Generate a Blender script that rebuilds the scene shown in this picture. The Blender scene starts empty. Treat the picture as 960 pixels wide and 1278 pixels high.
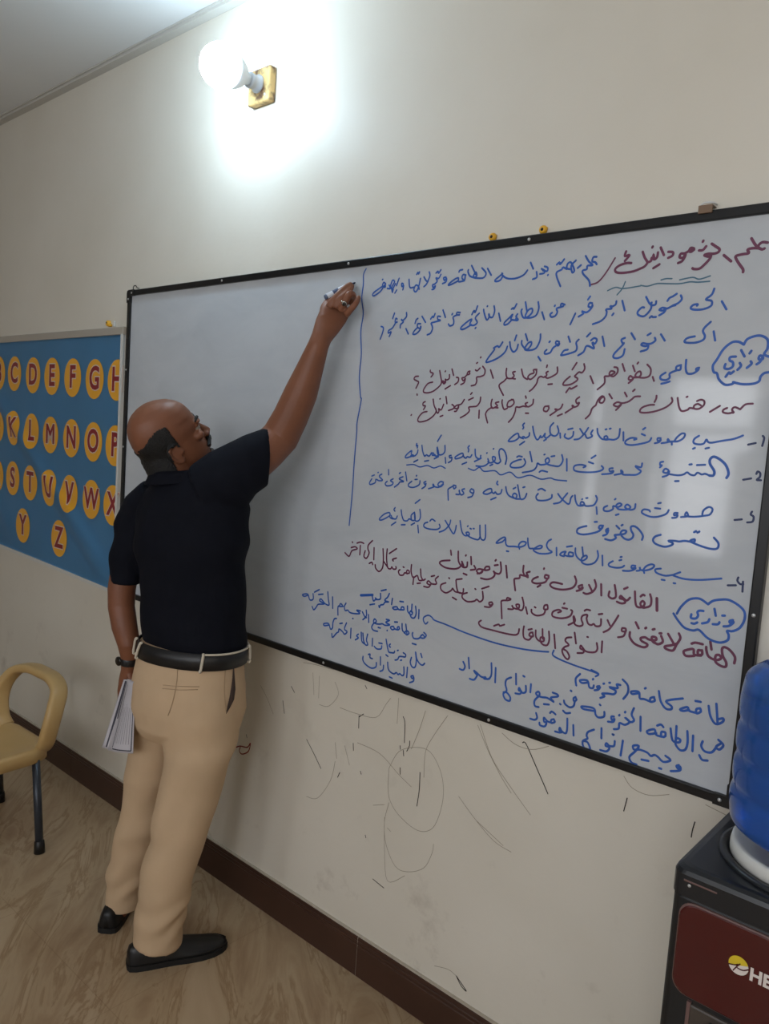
import bpy, bmesh, math, random
import numpy as np
from mathutils import Vector, Matrix, Euler
random.seed(7); np.random.seed(7)
SC = bpy.context.scene
COL = SC.collection

# ------------------------------------------------------------------ camera
F_PX = 965.0
CAM = np.array([2.8964, -1.6904, 1.6349])
YAW, PITCH, ROLL = 0.7165, -0.0942, 0.0691
def cam_axes():
    cy, sy = math.cos(YAW), math.sin(YAW); cp, sp = math.cos(PITCH), math.sin(PITCH); cr, sr = math.cos(ROLL), math.sin(ROLL)
    f = np.array([-sy*cp, cy*cp, sp]); r = np.array([cy, sy, 0.0]); u = np.cross(r, f)
    return cr*r+sr*u, -sr*r+cr*u, f
CR, CU, CF = cam_axes()
cam_data = bpy.data.cameras.new('camera'); cam = bpy.data.objects.new('camera', cam_data); COL.objects.link(cam)
cam_data.sensor_fit = 'VERTICAL'; cam_data.sensor_height = 36.0; cam_data.lens = F_PX*36.0/1278.0
cam_data.clip_start = 0.02
M = Matrix(((CR[0], CU[0], -CF[0], CAM[0]), (CR[1], CU[1], -CF[1], CAM[1]), (CR[2], CU[2], -CF[2], CAM[2]), (0, 0, 0, 1)))
cam.matrix_world = M
SC.camera = cam

# ------------------------------------------------------------------ daylight, exposure
world = bpy.data.worlds.new('world'); SC.world = world; world.use_nodes = True
wb = world.node_tree.nodes['Background']; wb.inputs[0].default_value = (0.92, 0.95, 1.0, 1); wb.inputs[1].default_value = DAY = 5.9
SC.view_settings.view_transform = 'Standard'; SC.view_settings.look = 'None'
SC.view_settings.gamma = 1.0; SC.view_settings.use_curve_mapping = False
SC.view_settings.exposure = 0.0
SC.cycles.use_denoising = True
SC.cycles.max_bounces = 10; SC.cycles.transmission_bounces = 8; SC.cycles.sample_clamp_indirect = 6.0
BULB_STRENGTH = 105.0
def portal(x0, x1, z0, z1, y):
    l = bpy.data.lights.new('window_portal', 'AREA'); l.shape = 'RECTANGLE'; l.size = x1-x0; l.size_y = z1-z0
    l.cycles.is_portal = True
    o = bpy.data.objects.new('window_portal', l); COL.objects.link(o)
    o.location = ((x0+x1)/2, y, (z0+z1)/2); o.rotation_euler = (math.pi/2, 0, math.pi)   # faces +y, into the room
    o.rotation_euler = (-math.pi/2, 0, math.pi) if False else (math.pi/2, 0, 0)
    return o

# ------------------------------------------------------------------ helpers
def srgb(r, g, b):
    return tuple(((c/255)/12.92 if c/255 <= 0.04045 else ((c/255+0.055)/1.055)**2.4) for c in (r, g, b)) + (1.0,)
def nodes(m):
    m.use_nodes = True; nt = m.node_tree; return nt, nt.nodes, nt.links, nt.nodes['Principled BSDF']
def mat(name, col, rough=0.6, metal=0.0, noise=0.0, scale=20.0, bump=0.0, bscale=60.0, spec=0.5, coat=0.0, stretch=(1, 1, 1), detail=4):
    m = bpy.data.materials.new(name); nt, N, L, P = nodes(m)
    P.inputs['Base Color'].default_value = col; P.inputs['Roughness'].default_value = rough; P.inputs['Metallic'].default_value = metal
    P.inputs['Specular IOR Level'].default_value = spec; P.inputs['Coat Weight'].default_value = coat
    if noise or bump:
        tc = N.new('ShaderNodeTexCoord'); mp = N.new('ShaderNodeMapping'); L.new(tc.outputs['Object'], mp.inputs[0]); mp.inputs['Scale'].default_value = stretch
    if noise:
        n = N.new('ShaderNodeTexNoise'); n.inputs['Scale'].default_value = scale; n.inputs['Detail'].default_value = detail; L.new(mp.outputs[0], n.inputs['Vector'])
        r = N.new('ShaderNodeValToRGB'); L.new(n.outputs['Fac'], r.inputs[0])
        c = np.array(col[:3]); r.color_ramp.elements[0].position = 0.3; r.color_ramp.elements[1].position = 0.7
        r.color_ramp.elements[0].color = tuple(c*(1-noise))+(1,); r.color_ramp.elements[1].color = tuple(np.minimum(c*(1+noise*0.6), 1))+(1,)
        L.new(r.outputs[0], P.inputs['Base Color'])
    if bump:
        n2 = N.new('ShaderNodeTexNoise'); n2.inputs['Scale'].default_value = bscale; n2.inputs['Detail'].default_value = 3; L.new(mp.outputs[0], n2.inputs['Vector'])
        b = N.new('ShaderNodeBump'); b.inputs['Strength'].default_value = bump; b.inputs['Distance'].default_value = 0.01
        L.new(n2.outputs['Fac'], b.inputs['Height']); L.new(b.outputs[0], P.inputs['Normal'])
    return m
def thing(name, label, cat, loc=(0, 0, 0), group=None):
    o = bpy.data.objects.new(name, None); COL.objects.link(o); o.location = loc; o.empty_display_size = 0.05
    o['label'] = label; o['category'] = cat
    if group: o['group'] = group
    return o
def tag(o, label, cat, group=None):
    o['label'] = label; o['category'] = cat
    if group: o['group'] = group
    return o
def root_loc(o):
    v = Vector((0, 0, 0))
    while o is not None: v = v+o.location; o = o.parent
    return v
def obj(name, bm, mats, parent=None, smooth=False, origin=None, label=None):
    """link a bmesh given in world coordinates as ONE mesh object"""
    if parent is not None: off = root_loc(parent)
    else: off = Vector(origin) if origin is not None else Vector((0, 0, 0))
    bmesh.ops.recalc_face_normals(bm, faces=bm.faces) if smooth is not None else None
    for v in bm.verts: v.co -= off
    me = bpy.data.meshes.new(name); bm.to_mesh(me); bm.free()
    for m in (mats if isinstance(mats, (list, tuple)) else [mats]): me.materials.append(m)
    if smooth: me.polygons.foreach_set('use_smooth', [True]*len(me.polygons))
    o = bpy.data.objects.new(name, me); COL.objects.link(o)
    if parent is not None: o.parent = parent
    else: o.location = off
    if label: o['label'] = label
    return o
def struct(name, bm, m, origin=None):
    o = obj(name, bm, m, None, False, origin); o['kind'] = 'structure'; return o
def BM(): return bmesh.new()
def box(bm, a, b, mi=0, bev=0.0, seg=2):
    a, b = np.minimum(a, b), np.maximum(a, b)
    r = bmesh.ops.create_cube(bm, size=1.0); vs = r['verts']
    for v in vs: v.co = Vector([(a[i]+b[i])/2+v.co[i]*(b[i]-a[i]) for i in range(3)])
    fs = {f for v in vs for f in v.link_faces}
    for f in fs: f.material_index = mi
    if bev:
        es = list({e for v in vs for e in v.link_edges})
        rr = bmesh.ops.bevel(bm, geom=es, offset=bev, segments=seg, profile=0.5, affect='EDGES')
        for f in rr['faces']: f.material_index = mi
def frame_of(t, hint):
    t = t/np.linalg.norm(t); b = np.asarray(hint, float); b = b-t*(b@t)
    if np.linalg.norm(b) < 1e-6: b = np.array([1, 0, 0.])-t*t[0]
    b = b/np.linalg.norm(b); a = np.cross(b, t); return a, b, t
def rings_to_mesh(bm, rings, cap=True, mi=0, closed=False):
    vs = [[bm.verts.new(Vector(p)) for p in r] for r in rings]; n = len(vs[0])
    for i in range(len(vs)-1 if not closed else len(vs)):
        A, B = vs[i], vs[(i+1) % len(vs)]
        for k in range(n):
            f = bm.faces.new((A[k], A[(k+1) % n], B[(k+1) % n], B[k])); f.material_index = mi
    if cap and not closed:
        bm.faces.new(vs[0][::-1]).material_index = mi; bm.faces.new(vs[-1]).material_index = mi
def tube(bm, pts, r, n=12, mi=0, hint=(0, 0, 1), closed=False, flat=1.0):
    pts = [np.asarray(p, float) for p in pts]; rs = r if isinstance(r, (list, tuple)) else [r]*len(pts); rings = []
    m = len(pts)
    for i, p in enumerate(pts):
        if closed: t = pts[(i+1) % m]-pts[i-1]
        else: t = pts[min(i+1, m-1)]-pts[max(i-1, 0)]
        a, b, _ = frame_of(t, hint)
        rings.append([p+rs[i]*(math.cos(2*math.pi*k/n)*a*flat+math.sin(2*math.pi*k/n)*b) for k in range(n)])
    rings_to_mesh(bm, rings, not closed, mi, closed)
def lathe(bm, prof, c=(0, 0, 0), axis=(0, 0, 1), n=40, mi=0, cap=True):
    """prof: list of (radius, distance along axis)"""
    a, b, t = frame_of(np.asarray(axis, float), (1, 0, 0) if abs(axis[0]) < 0.9 else (0, 0, 1)); c = np.asarray(c, float)
    rings = [[c+t*h+max(r, 1e-5)*(math.cos(2*math.pi*k/n)*a+math.sin(2*math.pi*k/n)*b) for k in range(n)] for r, h in prof]
    rings_to_mesh(bm, rings, cap, mi)
def crom(P, k=6, closed=False):
    P = np.asarray(P, float); n = len(P)
    if n < 3 and not closed: return [P[0]+(P[-1]-P[0])*i/k for i in range(k+1)]
    out = []
    for i in range(n if closed else n-1):
        g = lambda j: P[j % n] if closed else P[min(max(j, 0), n-1)]
        p0, p1, p2, p3 = g(i-1), g(i), g(i+1), g(i+2)
        for s in range(k):
            t = s/k
            out.append(0.5*((2*p1)+(p2-p0)*t+(2*p0-5*p1+4*p2-p3)*t*t+(3*p1-p0-3*p2+p3)*t**3))
    if not closed: out.append(P[-1])
    return out
def ribbon(bm, pts2, w, y, mi=0, k=5, taper=True):
    """a flat pen stroke on a plane y = const; pts2 are (x, z)"""
    P = np.array(crom(pts2, k)) if len(pts2) > 2 else np.asarray(pts2, float)
    keep = [0]+[i for i in range(1, len(P)) if np.linalg.norm(P[i]-P[i-1]) > 1e-6]; P = P[keep]
    if len(P) < 2: P = np.array([P[0]-[w*0.3, 0], P[0]+[w*0.3, 0]])
    n = len(P); L = []; R = []
    for i in range(n):
        t = P[min(i+1, n-1)]-P[max(i-1, 0)]; t = t/(np.linalg.norm(t)+1e-12); nn = np.array([-t[1], t[0]])
        ww = w/2
        L.append(bm.verts.new((P[i][0]+nn[0]*ww, y-i*5e-6, P[i][1]+nn[1]*ww))); R.append(bm.verts.new((P[i][0]-nn[0]*ww, y-i*5e-6, P[i][1]-nn[1]*ww)))
    for i in range(n-1): bm.faces.new((L[i], R[i], R[i+1], L[i+1])).material_index = mi
    for (e, l, r, sg) in ((0, L[0], R[0], -1), (n-1, L[-1], R[-1], 1)):
        c = P[e]; t = P[min(e+1, n-1)]-P[max(e-1, 0)]; a0 = math.atan2(t[1], t[0])*1.0
        arc = []
        for q in range(1, 4):
            th = a0+(math.pi/2)*sg - sg*0 + (-sg)*math.pi*q/4 if sg > 0 else a0+math.pi/2+math.pi*q/4
            arc.append(bm.verts.new((c[0]+w/2*math.cos(th), y-e*5e-6, c[1]+w/2*math.sin(th))))
        loop = [l]+arc+[r]
        try: bm.faces.new(loop).material_index = mi
        except ValueError: pass
def face_minus_y(bm):
    bm.normal_update()
    for f in bm.faces:
        if f.normal.y > 0: f.normal_flip()
def text_bm(txt, size, thick=0.0, offset=0.0, extr=0.0):
    c = bpy.data.curves.new('txt', 'FONT'); c.body = txt; c.size = size; c.align_x = 'CENTER'; c.align_y = 'CENTER'; c.offset = offset; c.extrude = extr; c.resolution_u = 4
    o = bpy.data.objects.new('txt', c); COL.objects.link(o)
    dg = bpy.context.evaluated_depsgraph_get(); me = bpy.data.meshes.new_from_object(o.evaluated_get(dg))
    bm = BM(); bm.from_mesh(me); bpy.data.objects.remove(o); bpy.data.curves.remove(c); bpy.data.meshes.remove(me)
    return bm
def merge(dst, src, mi=None):
    me = bpy.data.meshes.new('tmp'); 
    if mi is not None:
        for f in src.faces: f.material_index = mi
    src.to_mesh(me); src.free(); dst.from_mesh(me); bpy.data.meshes.remove(me)

# ------------------------------------------------------------------ room
X0, X1, Y1, H = -3.0, 4.9, -4.2, 3.08
m_wall = bpy.data.materials.new('wall_paint'); nt, N, L, P = nodes(m_wall)
tc = N.new('ShaderNodeTexCoord'); n1 = N.new('ShaderNodeTexNoise'); n1.inputs['Scale'].default_value = 1.7; n1.inputs['Detail'].default_value = 5; L.new(tc.outputs['Object'], n1.inputs['Vector'])
r1 = N.new('ShaderNodeValToRGB'); L.new(n1.outputs['Fac'], r1.inputs[0]); r1.color_ramp.elements[0].position = 0.3; r1.color_ramp.elements[1].position = 0.7
r1.color_ramp.elements[0].color = srgb(216, 209, 195); r1.color_ramp.elements[1].color = srgb(225, 219, 207)
# grubby smudges, denser low on the wall where chairs and hands rub
n2 = N.new('ShaderNodeTexNoise'); n2.inputs['Scale'].default_value = 5.0; n2.inputs['Detail'].default_value = 6; n2.inputs['Roughness'].default_value = 0.65; L.new(tc.outputs['Object'], n2.inputs['Vector'])
r2 = N.new('ShaderNodeValToRGB'); L.new(n2.outputs['Fac'], r2.inputs[0]); r2.color_ramp.elements[0].position = 0.58; r2.color_ramp.elements[1].position = 0.78
r2.color_ramp.elements[0].color = (0, 0, 0, 1); r2.color_ramp.elements[1].color = (1, 1, 1, 1)
sx = N.new('ShaderNodeSeparateXYZ'); L.new(tc.outputs['Object'], sx.inputs[0])
mr = N.new('ShaderNodeMapRange'); L.new(sx.outputs['Z'], mr.inputs[0]); mr.inputs[1].default_value = 0.95; mr.inputs[2].default_value = 0.2; mr.inputs[3].default_value = 0.0; mr.inputs[4].default_value = 0.55
mm = N.new('ShaderNodeMath'); mm.operation = 'MULTIPLY'; L.new(r2.outputs[0], mm.inputs[0]); L.new(mr.outputs[0], mm.inputs[1])
mx = N.new('ShaderNodeMix'); mx.data_type = 'RGBA'; L.new(mm.outputs[0], mx.inputs[0]); L.new(r1.outputs[0], mx.inputs[6]); mx.inputs[7].default_value = srgb(140, 126, 108)
L.new(mx.outputs[2], P.inputs['Base Color']); P.inputs['Roughness'].default_value = 0.5; P.inputs['Specular IOR Level'].default_value = 0.3
n3 = N.new('ShaderNodeTexNoise'); n3.inputs['Scale'].default_value = 9; n3.inputs['Detail'].default_value = 4; L.new(tc.outputs['Object'], n3.inputs['Vector'])
b = N.new('ShaderNodeBump'); b.inputs['Strength'].default_value = 0.12; b.inputs['Distance'].default_value = 0.02; L.new(n3.outputs['Fac'], b.inputs['Height']); L.new(b.outputs[0], P.inputs['Normal'])
m_ceil = mat('ceiling_paint', srgb(226, 226, 224), 0.8, noise=0.03, scale=2)
m_trim = mat('ceiling_trim_paint', srgb(196, 192, 184), 0.6)
# marble-look floor
m_floor = bpy.data.materials.new('marble_floor'); nt, N, L, P = nodes(m_floor)
tc = N.new('ShaderNodeTexCoord'); mp0 = N.new('ShaderNodeMapping'); mp0.inputs['Rotation'].default_value = (0, 0, math.radians(-138)); L.new(tc.outputs['Object'], mp0.inputs[0])
mp = N.new('ShaderNodeMapping'); mp.inputs['Scale'].default_value = (0.5, 1.9, 1); L.new(mp0.outputs[0], mp.inputs[0])
n1 = N.new('ShaderNodeTexNoise'); n1.inputs['Scale'].default_value = 3.2; n1.inputs['Detail'].default_value = 9; n1.inputs['Roughness'].default_value = 0.62; n1.inputs['Distortion'].default_value = 1.6; L.new(mp.outputs[0], n1.inputs['Vector'])
r1 = N.new('ShaderNodeValToRGB'); L.new(n1.outputs['Fac'], r1.inputs[0]); e = r1.color_ramp.elements
e[0].position = 0.25; e[0].color = srgb(142, 114, 86); e[1].position = 0.75; e[1].color = srgb(190, 166, 136)
q = e.new(0.42); q.color = srgb(168, 142, 112); q = e.new(0.5); q.color = srgb(178, 154, 123); q = e.new(0.545); q.color = srgb(154, 126, 95); q = e.new(0.58); q.color = srgb(180, 156, 126)
br = N.new('ShaderNodeTexBrick'); br.offset = 0.0; br.inputs['Scale'].default_value = 1.0; br.inputs['Brick Width'].default_value = 0.6; br.inputs['Row Height'].default_value = 0.6; br.inputs['Mortar Size'].default_value = 0.0015; br.inputs['Color1'].default_value = br.inputs['Color2'].default_value = (1, 1, 1, 1); br.inputs['Mortar'].default_value = (0.86, 0.83, 0.8, 1)
mpb = N.new('ShaderNodeMapping'); mpb.inputs['Location'].default_value = (0.13, 0.012, 0); L.new(tc.outputs['Object'], mpb.inputs[0]); L.new(mpb.outputs[0], br.inputs['Vector'])
mx = N.new('ShaderNodeMix'); mx.data_type = 'RGBA'; mx.blend_type = 'MULTIPLY'; mx.inputs[0].default_value = 1; L.new(r1.outputs[0], mx.inputs[6]); L.new(br.outputs['Color'], mx.inputs[7]); L.new(mx.outputs[2], P.inputs['Base Color'])
P.inputs['Roughness'].default_value = 0.28; P.inputs['Specular IOR Level'].default_value = 0.35

bm = BM(); box(bm, (X0-.1, Y1-.1, -.1), (X1+.1, .15, 0)); struct('floor', bm, m_floor)
bm = BM(); box(bm, (X0-.1, Y1-.1, H), (X1+.1, .15, H+.1)); struct('ceiling', bm, m_ceil)
bm = BM(); box(bm, (X0-.1, 0, 0), (X1+.1, .15, H)); wall_front = struct('wall_front', bm, m_wall)
bm = BM(); box(bm, (X0-.1, Y1-.1, 0), (X0, 0, H)); struct('wall_left', bm, m_wall)
bm = BM(); box(bm, (X1, Y1-.1, 0), (X1+.1, 0, H)); struct('wall_right', bm, m_wall)
# back wall, two window openings; the second unseen, added to brighten upper front wall
WINS = [(-0.12, 1.24, 0.9, 2.3), (1.95, 4.6, 1.3, 2.92)]
bm = BM(); ys = (Y1-.1, Y1); xs = X0
for (a, b_, z0, z1) in WINS:
    box(bm, (xs, ys[0], 0), (a, ys[1], H)); box(bm, (a, ys[0], 0), (b_, ys[1], z0)); box(bm, (a, ys[0], z1), (b_, ys[1], H)); xs = b_
box(bm, (xs, ys[0], 0), (X1, ys[1], H)); struct('wall_back', bm, m_wall)
m_alu = mat('window_aluminium', srgb(215, 215, 212), 0.4)
m_glass = bpy.data.materials.new('window_glass'); nt, N, L, P = nodes(m_glass)
P.inputs['Roughness'].default_value = 0.0
tr = N.new('ShaderNodeBsdfTransparent'); gl = N.new('ShaderNodeBsdfGlossy'); gl.inputs['Roughness'].default_value = 0.02; ms = N.new('ShaderNodeMixShader'); ms.inputs[0].default_value = 0.06
L.new(tr.outputs[0], ms.inputs[1]); L.new(gl.outputs[0], ms.inputs[2]); L.new(ms.outputs[0], N['Material Output'].inputs[0]); N.remove(P)
for i, (a, b_, z0, z1) in enumerate(WINS):
    bm = BM(); t = .05; y0, y1 = Y1-.075, Y1-.025
    box(bm, (a, y0, z0), (a+t, y1, z1)); box(bm, (b_-t, y0, z0), (b_, y1, z1)); box(bm, (a+t, y0, z0), (b_-t, y1, z0+t)); box(bm, (a+t, y0, z1-t), (b_-t, y1, z1))
    c = (a+b_)/2; box(bm, (c-.03, y0, z0+t), (c+.03, y1, z1-t)); box(bm, (a+t, y0+.01, z0+.92), (b_-t, y1-.01, z0+.97))
    w = struct('window_%d' % (i+1), bm, m_alu)
    bm = BM(); box(bm, (a+t, Y1-.052, z0+t), (b_-t, Y1-.048, z1-t)); g = obj('pane', bm, m_glass, w)
    portal(a, b_, z0, z1, Y1-.02)

# curtains drawn partly across the far windows
m_cur = mat('curtain_cloth', srgb(120, 108, 96), .9)
def curtain(x0, x1, z0, z1, label):
    bm = BM(); n = max(int((x1-x0)/.012), 6); A = []
    for i in range(n+1):
        x = x0+(x1-x0)*i/n; y = Y1+.05+.022*math.sin(x*62); A.append([bm.verts.new((x, y+.01*math.sin(x*23+k), z)) for k, z in enumerate(np.linspace(z0, z1, 8))])
    for i in range(n):
        for j in range(7): bm.faces.new((A[i][j], A[i+1][j], A[i+1][j+1], A[i][j+1]))
    bmesh.ops.solidify(bm, geom=bm.faces[:], thickness=.002)
    tag(obj('curtain', bm, m_cur, None, True, ((x0+x1)/2, Y1+.05, z0)), label, 'curtain', 'curtains on the far windows')
curtain(.05, .54, .8, 2.42, 'taupe curtain between the two bright gaps of the window facing the whiteboard')
curtain(-.25, -.03, .8, 2.42, 'narrow taupe curtain at the edge of the window facing the whiteboard, nearer the far end')
curtain(1.10, 1.36, .8, 1.70, 'short taupe curtain on the lower corner of the window facing the whiteboard')

# ceiling edge trim and skirting
bm = BM(); box(bm, (X0, -.034, H-.016), (X1, 0, H)); box(bm, (X0, -.042, H-.006), (X1, -.034, H), 0); struct('trim_1', bm, m_trim)
m_base = mat('skirting_tile', srgb(70, 47, 38), 0.3, noise=0.12, scale=6, spec=0.4)
m_grout = mat('skirting_grout', srgb(186, 176, 160), 0.9)
bm = BM(); hb = .124; jx = 1.445
def skirt(x0, x1):
    prof = [(0, .0), (-.012, .0), (-.012, hb-.03), (-.0105, hb-.027), (-.012, hb-.024), (-.012, hb-.017), (-.0105, hb-.014), (-.012, hb-.011), (-.010, hb-.001), (-.007, hb), (0, hb)]
    rings_to_mesh(bm, [[(x, p[0], p[1]) for p in prof] for x in (x0, x1)], True, 0)
xs = jx-4*0.9
while xs < X1:
    skirt(max(xs+.001, X0), min(xs+.899, X1)); box(bm, (xs+.899, -.0105, 0), (xs+.901, 0, hb-.002), 1); xs += .9
box(bm, (X0, -.008, hb-.001), (X1, 0, hb+.004), 1)
struct('baseboard_front', bm, [m_base, m_grout])

# ------------------------------------------------------------------ whiteboard
BX0, BX1, BZ0, BZ1 = 0.0, 2.4655, 0.919, 2.154
BY = -.022
m_black = mat('black_aluminium', srgb(13, 14, 17), 0.35, spec=0.5)
m_plastic_black = mat('black_plastic', srgb(20, 20, 21), 0.42)
m_screw = mat('screw_steel', srgb(205, 205, 205), 0.3, 0.6)
m_board = bpy.data.materials.new('whiteboard_enamel'); nt, N, L, P = nodes(m_board)
tc = N.new('ShaderNodeTexCoord'); mp = N.new('ShaderNodeMapping'); mp.inputs['Rotation'].default_value = (0, math.radians(25), 0); mp.inputs['Scale'].default_value = (2.2, 1, 5.5); L.new(tc.outputs['Object'], mp.inputs[0])
n1 = N.new('ShaderNodeTexNoise'); n1.inputs['Scale'].default_value = 1.6; n1.inputs['Detail'].default_value = 6; n1.inputs['Roughness'].default_value = 0.6; n1.inputs['Distortion'].default_value = 0.6; L.new(mp.outputs[0], n1.inputs['Vector'])
r1 = N.new('ShaderNodeValToRGB'); L.new(n1.outputs['Fac'], r1.inputs[0]); e = r1.color_ramp.elements
e[0].position = 0.28; e[0].color = srgb(186, 191, 197); e[1].position = 0.62; e[1].color = srgb(196, 200, 205)
L.new(r1.outputs[0], P.inputs['Base Color']); P.inputs['Roughness'].default_value = 0.07; P.inputs['Specular IOR Level'].default_value = 0.5
n3 = N.new('ShaderNodeTexNoise'); n3.inputs['Scale'].default_value = 2.2; L.new(tc.outputs['Object'], n3.inputs['Vector']); b = N.new('ShaderNodeBump'); b.inputs['Strength'].default_value = 0.06; b.inputs['Distance'].default_value = 0.02; L.new(n3.outputs['Fac'], b.inputs['Height']); L.new(b.outputs[0], P.inputs['Normal'])
board = thing('whiteboard', 'large white dry-erase board in a black frame covered with handwriting, hung on the cream wall', 'whiteboard', ((BX0+BX1)/2, 0, BZ0))
bm = BM(); box(bm, (BX0+.01, -.014, BZ0+.01), (BX1-.01, -.001, BZ1-.01)); obj('writing_surface', bm, m_board, board)
FW = .022
def rail(a, b):
    bm = BM(); box(bm, a, b, 0, .003, 2); obj('frame_rail', bm, m_black, board)
rail((BX0+.03, BY, BZ1-FW), (BX1-.03, -.001, BZ1)); rail((BX0+.03, BY, BZ0), (BX1-.03, -.001, BZ0+FW))
rail((BX0, BY, BZ0+.03), (BX0+FW, -.001, BZ1-.03)); rail((BX1-FW, BY, BZ0+.03), (BX1, -.001, BZ1-.03))
for sx_ in (0, 1):
    for sz_ in (0, 1):
        cx, cz = (BX0, BX1)[sx_], (BZ0, BZ1)[sz_]; dx, dz = (1, -1)[sx_], (1, -1)[sz_]
        poly = [(0, .012), (.0035, .0035), (.012, 0), (.05, 0), (.05, .024), (.024, .024), (.024, .05), (0, .05)]
        poly = [(cx+dx*(p[0]-.001), cz+dz*(p[1]-.001)) for p in poly]
        bm = BM(); rings_to_mesh(bm, [[(p[0], y, p[1]) for p in poly] for y in (BY-.0025, -.001)]); obj('corner_cap', bm, m_plastic_black, board)
def dome(bm, x, y, z, r, d=(0, -1, 0), mi=0):
    lathe(bm, [(r, 0), (r*.95, r*.3), (r*.6, r*.55), (r*.2, r*.62)], (x, y, z), d, 14, mi)
for (x, z) in [(.012, BZ1-.035), (.035, BZ1-.012), (.62, BZ1-.011), (1.235, BZ1-.011), (1.85, BZ1-.011), (.011, 1.84), (.011, 1.53), (.011, 1.22), (.62, BZ0+.011), (1.235, BZ0+.011), (1.85, BZ0+.011), (BX1-.035, BZ0+.012), (BX1-.012, BZ0+.035), (BX1-.011, 1.33), (BX1-.011, 1.74), (BX1-.012, BZ1-.035), (BX1-.035, BZ1-.012)]:
    bm = BM(); dome(bm, x, BY-(.0025 if (x < .05 or x > BX1-.05) and (z < BZ0+.05 or z > BZ1-.05) else 0), z, .0042); obj('screw', bm, m_screw, board, True, label='small silver screw head in the black frame')

# ------------------------------------------------------------------ alphabet banner
m_vinyl = mat('blue_vinyl', srgb(104, 168, 214), 0.30, noise=0.06, scale=3, spec=0.45)
m_disc = mat('yellow_print', srgb(238, 172, 46), 0.35, spec=0.4); m_let = mat('crimson_print', srgb(140, 22, 30), 0.4); m_halo = mat('white_print', srgb(226, 205, 190), 0.4)
m_white = mat('white_plastic', srgb(214, 212, 206), 0.4)
banner = thing('alphabet_banner', 'blue vinyl alphabet banner with red letters on yellow ovals, hung left of the whiteboard', 'banner', (-.95, 0, .93))
NX0, NX1, NZ1 = -1.86, -.034, 1.985
def nz0(x): return .921+(-.034-x)*.031
def by(x, z):
    """bulge of the hanging sheet at (x, z)"""
    y = -.010-.004*math.sin(2.3*x+.5)*math.sin(2.1*z)
    for (ax, az, bx_, bz, h, w) in ((-1.25, 1.72, -.10, .96, .012, .040), (-1.45, 1.35, -1.0, 1.0, .006, .05), (-.55, 1.3, -.12, 1.02, .007, .02)):
        d = np.array([bx_-ax, bz-az]); Ld = np.linalg.norm(d); d = d/Ld; q = np.array([x-ax, z-az]); s = q@d; n_ = abs(q[0]*d[1]-q[1]*d[0])
        e_ = math.exp(-(n_/w)**2)*max(0, min(1, (s+.1)/.2))*max(0, min(1, (Ld+.05-s)/.2)); y -= h*e_
    return y
bm = BM(); nx, nz = 110, 64; g = []
for i in range(nx+1):
    x = NX0+(NX1-NX0)*i/nx; row = []
    for j in range(nz+1):
        z = nz0(x)+(NZ1-nz0(x))*j/nz; row.append(bm.verts.new((x, by(x, z), z)))
    g.append(row)
for i in range(nx):
    for j in range(nz): bm.faces.new((g[i][j], g[i+1][j], g[i+1][j+1], g[i][j+1]))
r = bmesh.ops.solidify(bm, geom=bm.faces[:], thickness=.0012)
obj('banner_sheet', bm, m_vinyl, banner, True)
bm = BM(); box(bm, (NX0-.01, -.016, NZ1-.002), (NX1+.002, -.001, NZ1+.03), 0, .003); obj('top_rail', bm, mat('clear_grey_batten', srgb(176, 168, 156), .4), banner)
bm = BM(); rings_to_mesh(bm, [[(NX1+dx-.012, -.001, z), (NX1+dx, -.001, z), (NX1+dx, -.018, z), (NX1+dx-.012, -.018, z)] for (dx, z) in ((.006, .93), (.002, 1.3), (.0, 1.7), (-.002, NZ1))]); obj('side_batten', bm, m_white, banner)
bm = BM(); rings_to_mesh(bm, [[(x, -.001, nz0(x)-.012), (x, -.001, nz0(x)+.003), (x, -.014, nz0(x)+.003), (x, -.014, nz0(x)-.012)] for x in np.linspace(NX0, NX1, 8)]); obj('bottom_hem', bm, m_white, banner)
LET = [('B', -1.226, 1.831, 0.076, 0.085), ('C', -1.042, 1.828, 0.076, 0.085), ('D', -0.838, 1.82, 0.076, 0.085), ('E', -0.645, 1.815, 0.076, 0.085), ('F', -0.45, 1.809, 0.076, 0.085), ('G', -0.258, 1.803, 0.076, 0.085), ('H', -0.073, 1.799, 0.076, 0.085), ('J', -1.231, 1.564, 0.076, 0.085), ('K', -1.039, 1.561, 0.076, 0.085), ('L', -0.843, 1.554, 0.076, 0.085), ('M', -0.648, 1.546, 0.076, 0.085), ('N', -0.447, 1.541, 0.076, 0.085), ('O', -0.253, 1.535, 0.076, 0.085), ('P', -0.072, 1.529, 0.076, 0.085), ('R', -1.228, 1.309, 0.076, 0.085), ('S', -1.043, 1.311, 0.076, 0.085), ('T', -0.848, 1.305, 0.076, 0.085), ('U', -0.643, 1.3, 0.076, 0.085), ('V', -0.451, 1.291, 0.076, 0.085), ('W', -0.253, 1.286, 0.076, 0.085), ('X', -0.072, 1.28, 0.076, 0.085), ('Y', -0.919, 1.088, 0.076, 0.085), ('Z', -0.54, 1.076, 0.076, 0.085), ('A', -1.41, 1.834, 0.076, 0.085), ('I', -1.423, 1.567, 0.076, 0.085), ('Q', -1.413, 1.307, 0.076, 0.085)]
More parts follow.
